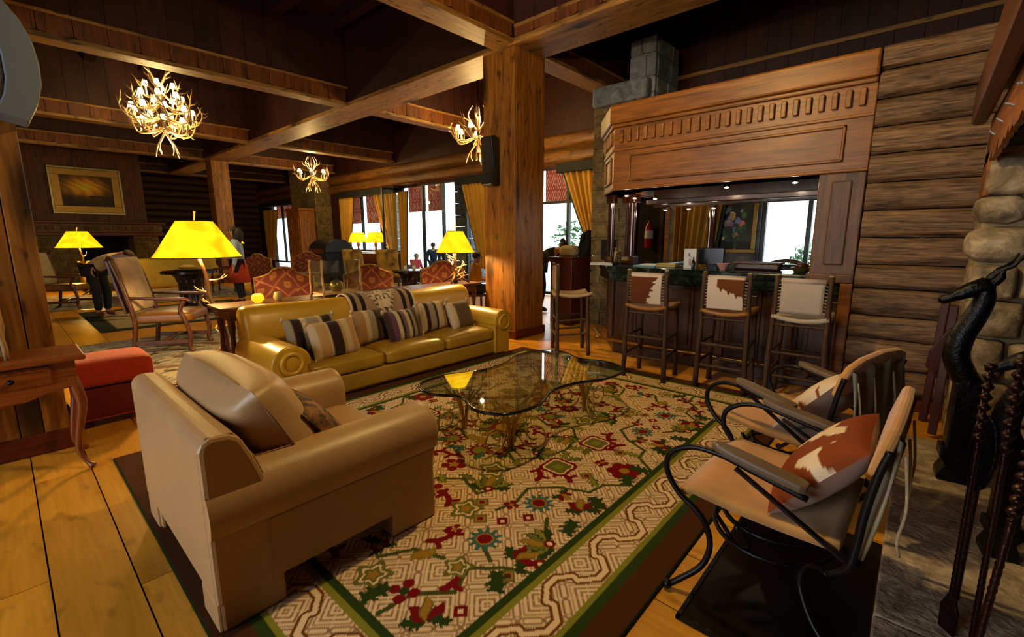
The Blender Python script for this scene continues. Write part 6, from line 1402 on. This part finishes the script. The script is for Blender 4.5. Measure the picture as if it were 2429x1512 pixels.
# ================================================================ PEOPLE
plain('skin', 'b07a58', .6); plain('hair_dark', '1a100c', .7, noise=.3); plain('hair_brown', '3a1c10', .7, noise=.3)
for nm, c in (('c_cream', 'c0a874'), ('c_black', '0d0d12'), ('c_boot', '5a2c14'), ('c_blue', '9ab0c4'), ('c_orange', 'b03a14'), ('c_navy', '141c34'), ('c_yellow', 'c08a14'), ('c_red', '9a1c1c'), ('c_white', 'b8bcc4'), ('c_teal', '24404a')): plain(nm, c, .85, noise=.15, nscale=12)
def skin_obj(name, verts, edges, rad, mat, parent, root=0, sub=2):
    me = bpy.data.meshes.new('tmp'); me.from_pydata([tuple(v) for v in verts], edges, []); o = bpy.data.objects.new('tmp', me); COL.objects.link(o)
    md = o.modifiers.new('skin', 'SKIN'); md.use_smooth_shade = True
    for i, d in enumerate(me.skin_vertices[0].data):
        r_ = rad[i]; d.radius = (r_, r_) if not hasattr(r_, '__len__') else r_; d.use_root = (i == root)
    sb = o.modifiers.new('sub', 'SUBSURF'); sb.levels = sub
    dg = bpy.context.evaluated_depsgraph_get(); m2 = bpy.data.meshes.new_from_object(o.evaluated_get(dg)); bpy.data.objects.remove(o)
    m2.name = name; m2.materials.clear(); m2.materials.append(MATS[mat]); r = bpy.data.objects.new(name, m2); COL.objects.link(r); r.parent = parent; return r
STAND = dict(pelvis=(0, 0, .93), spine=(0, 0, 1.1), chest=(.01, 0, 1.28), neck=(.0, 0, 1.44), head=(.03, 0, 1.54), crown=(.02, 0, 1.64),
             sh=(.0, .18, 1.38), el=(-.03, .24, 1.1), wr=(.06, .23, .86), hip=(0, .095, .9), kn=(.02, .10, .49), an=(-.02, .10, .08), toe=(.13, .12, .03))
def person(label, loc, rz, J, top, bottom, shoe, hair='hair_dark', skirt=None, longhair=False, bun=False, sleeves=True, R_=None, fingers=False):
    t = thing('person', label, 'person', loc, rz); J = {**STAND, **J}; R_ = R_ or {}
    def g(n, s): k = n+('L' if s > 0 else 'R'); p = R_.get(k, J[n]); return Vector((p[0], p[1]*s, p[2]))
    V_ = [Vector(J[k]) for k in ('pelvis', 'spine', 'chest', 'neck', 'head', 'crown')]; E_ = [(i, i+1) for i in range(5)]; rd = [(.13, .10), (.115, .09), (.135, .10), .05, (.075, .088), (.055, .06)]
    for s in (1, -1):
        b = len(V_); sh, el, wr = g('sh', s), g('el', s), g('wr', s); hd = wr+(wr-el).normalized()*.09
        V_ += [sh, el, wr, hd]; E_ += [(2, b), (b, b+1), (b+1, b+2), (b+2, b+3)]; rd += [.055, .04, .028, (.034, .018)]
        dr_ = (wr-el).normalized(); sd = dr_.cross(Vector((1, 0, 0.2))).normalized()
        for k, (o_, l_) in enumerate(((-.024, .062), (-.008, .075), (.008, .07), (.022, .055), (.034, .03))):
            f0 = hd+sd*o_+dr_*(.0 if k < 4 else -.03); f1 = f0+dr_*l_*.55+Vector((.008, 0, 0)); f2 = f1+dr_*l_*.45+Vector((.016, 0, -.005)); c = len(V_); V_ += [f0+dr_*.012, f1, f2]; E_ += [(b+3, c), (c, c+1), (c+1, c+2)]; rd += [.009, .0085, .007]
        b = len(V_); V_ += [g('hip', s), g('kn', s), g('an', s), g('toe', s)]; E_ += [(0, b), (b, b+1), (b+1, b+2), (b+2, b+3)]; rd += [.085, .058, .04, .035]
    skin_obj('body', V_, E_, rd, 'skin', t)
    # shirt
    Vs = [Vector(J['pelvis'])-(Vector(J['spine'])-Vector(J['pelvis']))*(.05 if skirt else .35), Vector(J['spine']), Vector(J['chest']), Vector(J['chest']).lerp(Vector(J['neck']), .75)]; Es = [(0, 1), (1, 2), (2, 3)]; rs_ = [(.165, .14), (.15, .122), (.16, .125), .075]
    for s in (1, -1):
        b = len(Vs); Vs += [g('sh', s), g('el', s), g('wr', s).lerp(g('el', s), .08 if sleeves else .8)]; Es += [(2, b), (b, b+1), (b+1, b+2)]; rs_ += [.072, .054, .042]
    skin_obj('shirt', Vs, Es, rs_, top, t)
    Vs = [Vector(J['pelvis'])]; Es = []; rs_ = [(.15, .12)]
    for s in (1, -1):
        b = len(Vs); Vs += [g('hip', s), g('kn', s), g('an', s)+Vector((0, 0, .03))]; Es += [(0, b), (b, b+1), (b+1, b+2)]; rs_ += [.102, .074, .058]
    skin_obj('trousers', Vs, Es, rs_, bottom, t)
    if skirt:
        p = Vector(J['pelvis']); MB().lathe([(.15, .06), (.17, -.05), (.2, -.25), (.225, -.45), (.21, -.45), (.15, .04)], 20, p, 1, .9, cap=False).build('skirt', skirt, t, smooth=2)
    for s in (1, -1): skin_obj('shoe', [g('an', s)+Vector((-.03, 0, 0)), g('an', s).lerp(g('toe', s), .5), g('toe', s)], [(0, 1), (1, 2)], [.05, .045, .036], shoe, t)
    h, cr = Vector(J['head']), Vector(J['crown']); up_ = (cr-h).normalized(); nk = Vector(J['neck'])
    fwd = up_.cross(Vector((0, 1, 0))).normalized()*-1
    if fwd.dot(Vector((1, 0, 0))) < -.2 and 'face' not in J: fwd = -fwd
    if 'face' in J: fwd = Vector(J['face']).normalized()
    sdv = up_.cross(fwd).normalized(); F = Matrix(((fwd.x, sdv.x, up_.x, h.x), (fwd.y, sdv.y, up_.y, h.y), (fwd.z, sdv.z, up_.z, h.z), (0, 0, 0, 1)))
    # hair cap open at the face
    m = MB(); n, k = 18, 10; vs = []; ok = {}
    for j in range(k+1):
        for i in range(n): a, b = 2*PI*i/n, PI*j/k*.78; vs.append(F @ Vector((-.012+.098*math.sin(b)*math.cos(a), .09*math.sin(b)*math.sin(a), .055+.085*math.cos(b))))
    fs = [(j*n+i, j*n+(i+1) % n, (j+1)*n+(i+1) % n, (j+1)*n+i) for j in range(k) for i in range(n) if not (j >= 4 and (i <= 2 or i >= n-3))]
    ho = m.add(vs, fs).build('hair', hair, t, smooth=2)
    if longhair: MB().tube([F @ Vector((-.06, 0, .1)), F @ Vector((-.09, 0, 0)), F @ Vector((-.1, 0, -.14)), F @ Vector((-.085, 0, -.26))], [.06, .09, .08, .03], 10, flat=1.3).build('long_hair', hair, ho, smooth=2)
    if bun: MB().ell(F @ Vector((-.10, 0, .1)), (.05, .05, .05), 10, 8).build('hair_bun', hair, ho, smooth=2)
    for s in (1, -1):
        MB().ell(F @ Vector((.082, s*.03, .02)), (.012, .012, .009), 8, 6).build('eye', 'hair_dark', t, smooth=2); MB().ell(F @ Vector((.0, s*.082, .01)), (.018, .01, .028), 8, 6).build('ear', 'skin', t, smooth=2)
    MB().tube([F @ Vector((.082, 0, .02)), F @ Vector((.105, 0, -.015)), F @ Vector((.085, 0, -.022))], [.008, .014, .01], 8).build('nose', 'skin', t, smooth=2)
    MB().tube([F @ Vector((.08, -.022, -.05)), F @ Vector((.088, 0, -.052)), F @ Vector((.08, .022, -.05))], [.004, .007, .004], 6).build('mouth', 'c_red', t, smooth=2)
    return t
R48 = R(-48)
person('person in a cream jumper and black trousers bending over beside the round table', (1.22, 11.3, .012), R48, dict(pelvis=(-.12, 0, .90), spine=(.06, 0, 1.02), chest=(.26, 0, 1.1), neck=(.42, 0, 1.16), head=(.52, 0, 1.14), crown=(.61, 0, 1.13), face=(.2, 0, -1), sh=(.34, .18, 1.1), el=(.40, .21, .84), wr=(.55, .15, .68), hip=(-.12, .095, .88), kn=(-.02, .10, .48), an=(-.06, .10, .08), toe=(.09, .12, .03)), 'c_cream', 'c_black', 'c_boot', 'hair_brown')
person('woman in a pale blue shirt and orange skirt walking past the far post', (3.55, 11.4, 0), R(150), dict(wr=(.03, .27, .84), head=(.04, 0, 1.58), crown=(.03, 0, 1.69), neck=(0, 0, 1.46)), 'c_blue', 'c_black', 'c_black', 'hair_dark', 'c_orange', True)
person('dark uniformed receptionist with a hair bun leaning over the desk', (7.0, 5.35, 0), R(-75), dict(pelvis=(-.2, 0, .92), spine=(-.1, 0, 1.06), chest=(.06, 0, 1.16), neck=(.2, 0, 1.22), head=(.3, 0, 1.24), crown=(.36, 0, 1.31), face=(.7, 0, -.7), sh=(.1, .18, 1.2), el=(.2, .24, .98), wr=(.4, .16, 1.16), hip=(-.2, .095, .9), kn=(-.14, .1, .49), an=(-.2, .1, .08), toe=(-.05, .12, .03)), 'c_black', 'c_black', 'c_black', 'hair_dark', bun=True)
SEAT = dict(pelvis=(0, 0, .52), spine=(.02, 0, .68), chest=(.04, 0, .86), neck=(.06, 0, 1.02), head=(.09, 0, 1.11), crown=(.09, 0, 1.21), sh=(.04, .18, .96), el=(.08, .23, .7), wr=(.28, .16, .68), hip=(.0, .095, .5), kn=(.42, .12, .5), an=(.42, .12, .09), toe=(.56, .13, .03))
SEATM = {**SEAT}
person('seated person in a yellow shirt half hidden by the big post', (6.3, 6.68, 0), R(-30), {k: (v[0], v[1], v[2]-.06 if v[2] > .3 else v[2]) for k, v in SEAT.items()}, 'c_yellow', 'c_black', 'c_black', 'hair_dark', sleeves=False)
t = thing('wooden_chair', 'dark wooden chair under the person in yellow', 'chair', (6.3, 6.68, 0), R(-30)); MB().box(-.22, .22, -.22, .22, .30, .34).build('seat', 'chair_frame', t, bevel=.01)
for x, y in ((-.2, -.2), (-.2, .2), (.2, -.2), (.2, .2)): MB().box(x-.02, x+.02, y-.02, y+.02, 0, .3 if x > 0 else .85).build('leg', 'chair_frame', t)
MB().box(-.24, -.2, -.22, .22, .6, .85).build('backrest', 'chair_frame', t, bevel=.01)
person('man in dark clothes standing out on the terrace', (11.0, 13.85, -.4), R(60), dict(wr=(.16, .16, .95)), 'c_navy', 'c_navy', 'c_black')
person('person in dark clothes standing on the terrace behind the table lamp', (10.8, 12.9, -.4), R(-120), dict(wr=(.2, .12, 1.0)), 'c_black', 'c_navy', 'c_black')
person('person in red seated on the terrace beside the doors', (11.0, 15.0, -.4), R(-90), SEAT, 'c_red', 'c_teal', 'c_black'); person('person in white seated on the terrace near the doors', (10.7, 11.9, -.4), R(-150), SEAT, 'c_white', 'c_navy', 'c_black')
for k, (x, y) in enumerate(((11.0, 15.0), (10.7, 11.9))):
    t = thing('terrace_chair', ('grey terrace chair under the person in red', 'grey terrace chair under the person in white')[k], 'chair', (x, y, -.4), R((-90, -150)[k])); MB().box(-.22, .22, -.22, .22, .34, .38).build('seat', 'speaker_grey', t)
    for a, b in ((-.2, -.2), (-.2, .2), (.2, -.2), (.2, .2)): MB().box(a-.015, a+.015, b-.015, b+.015, 0, .34 if a > 0 else .8).build('leg', 'speaker_grey', t)
    MB().box(-.23, -.2, -.22, .22, .55, .8).build('backrest', 'speaker_grey', t)
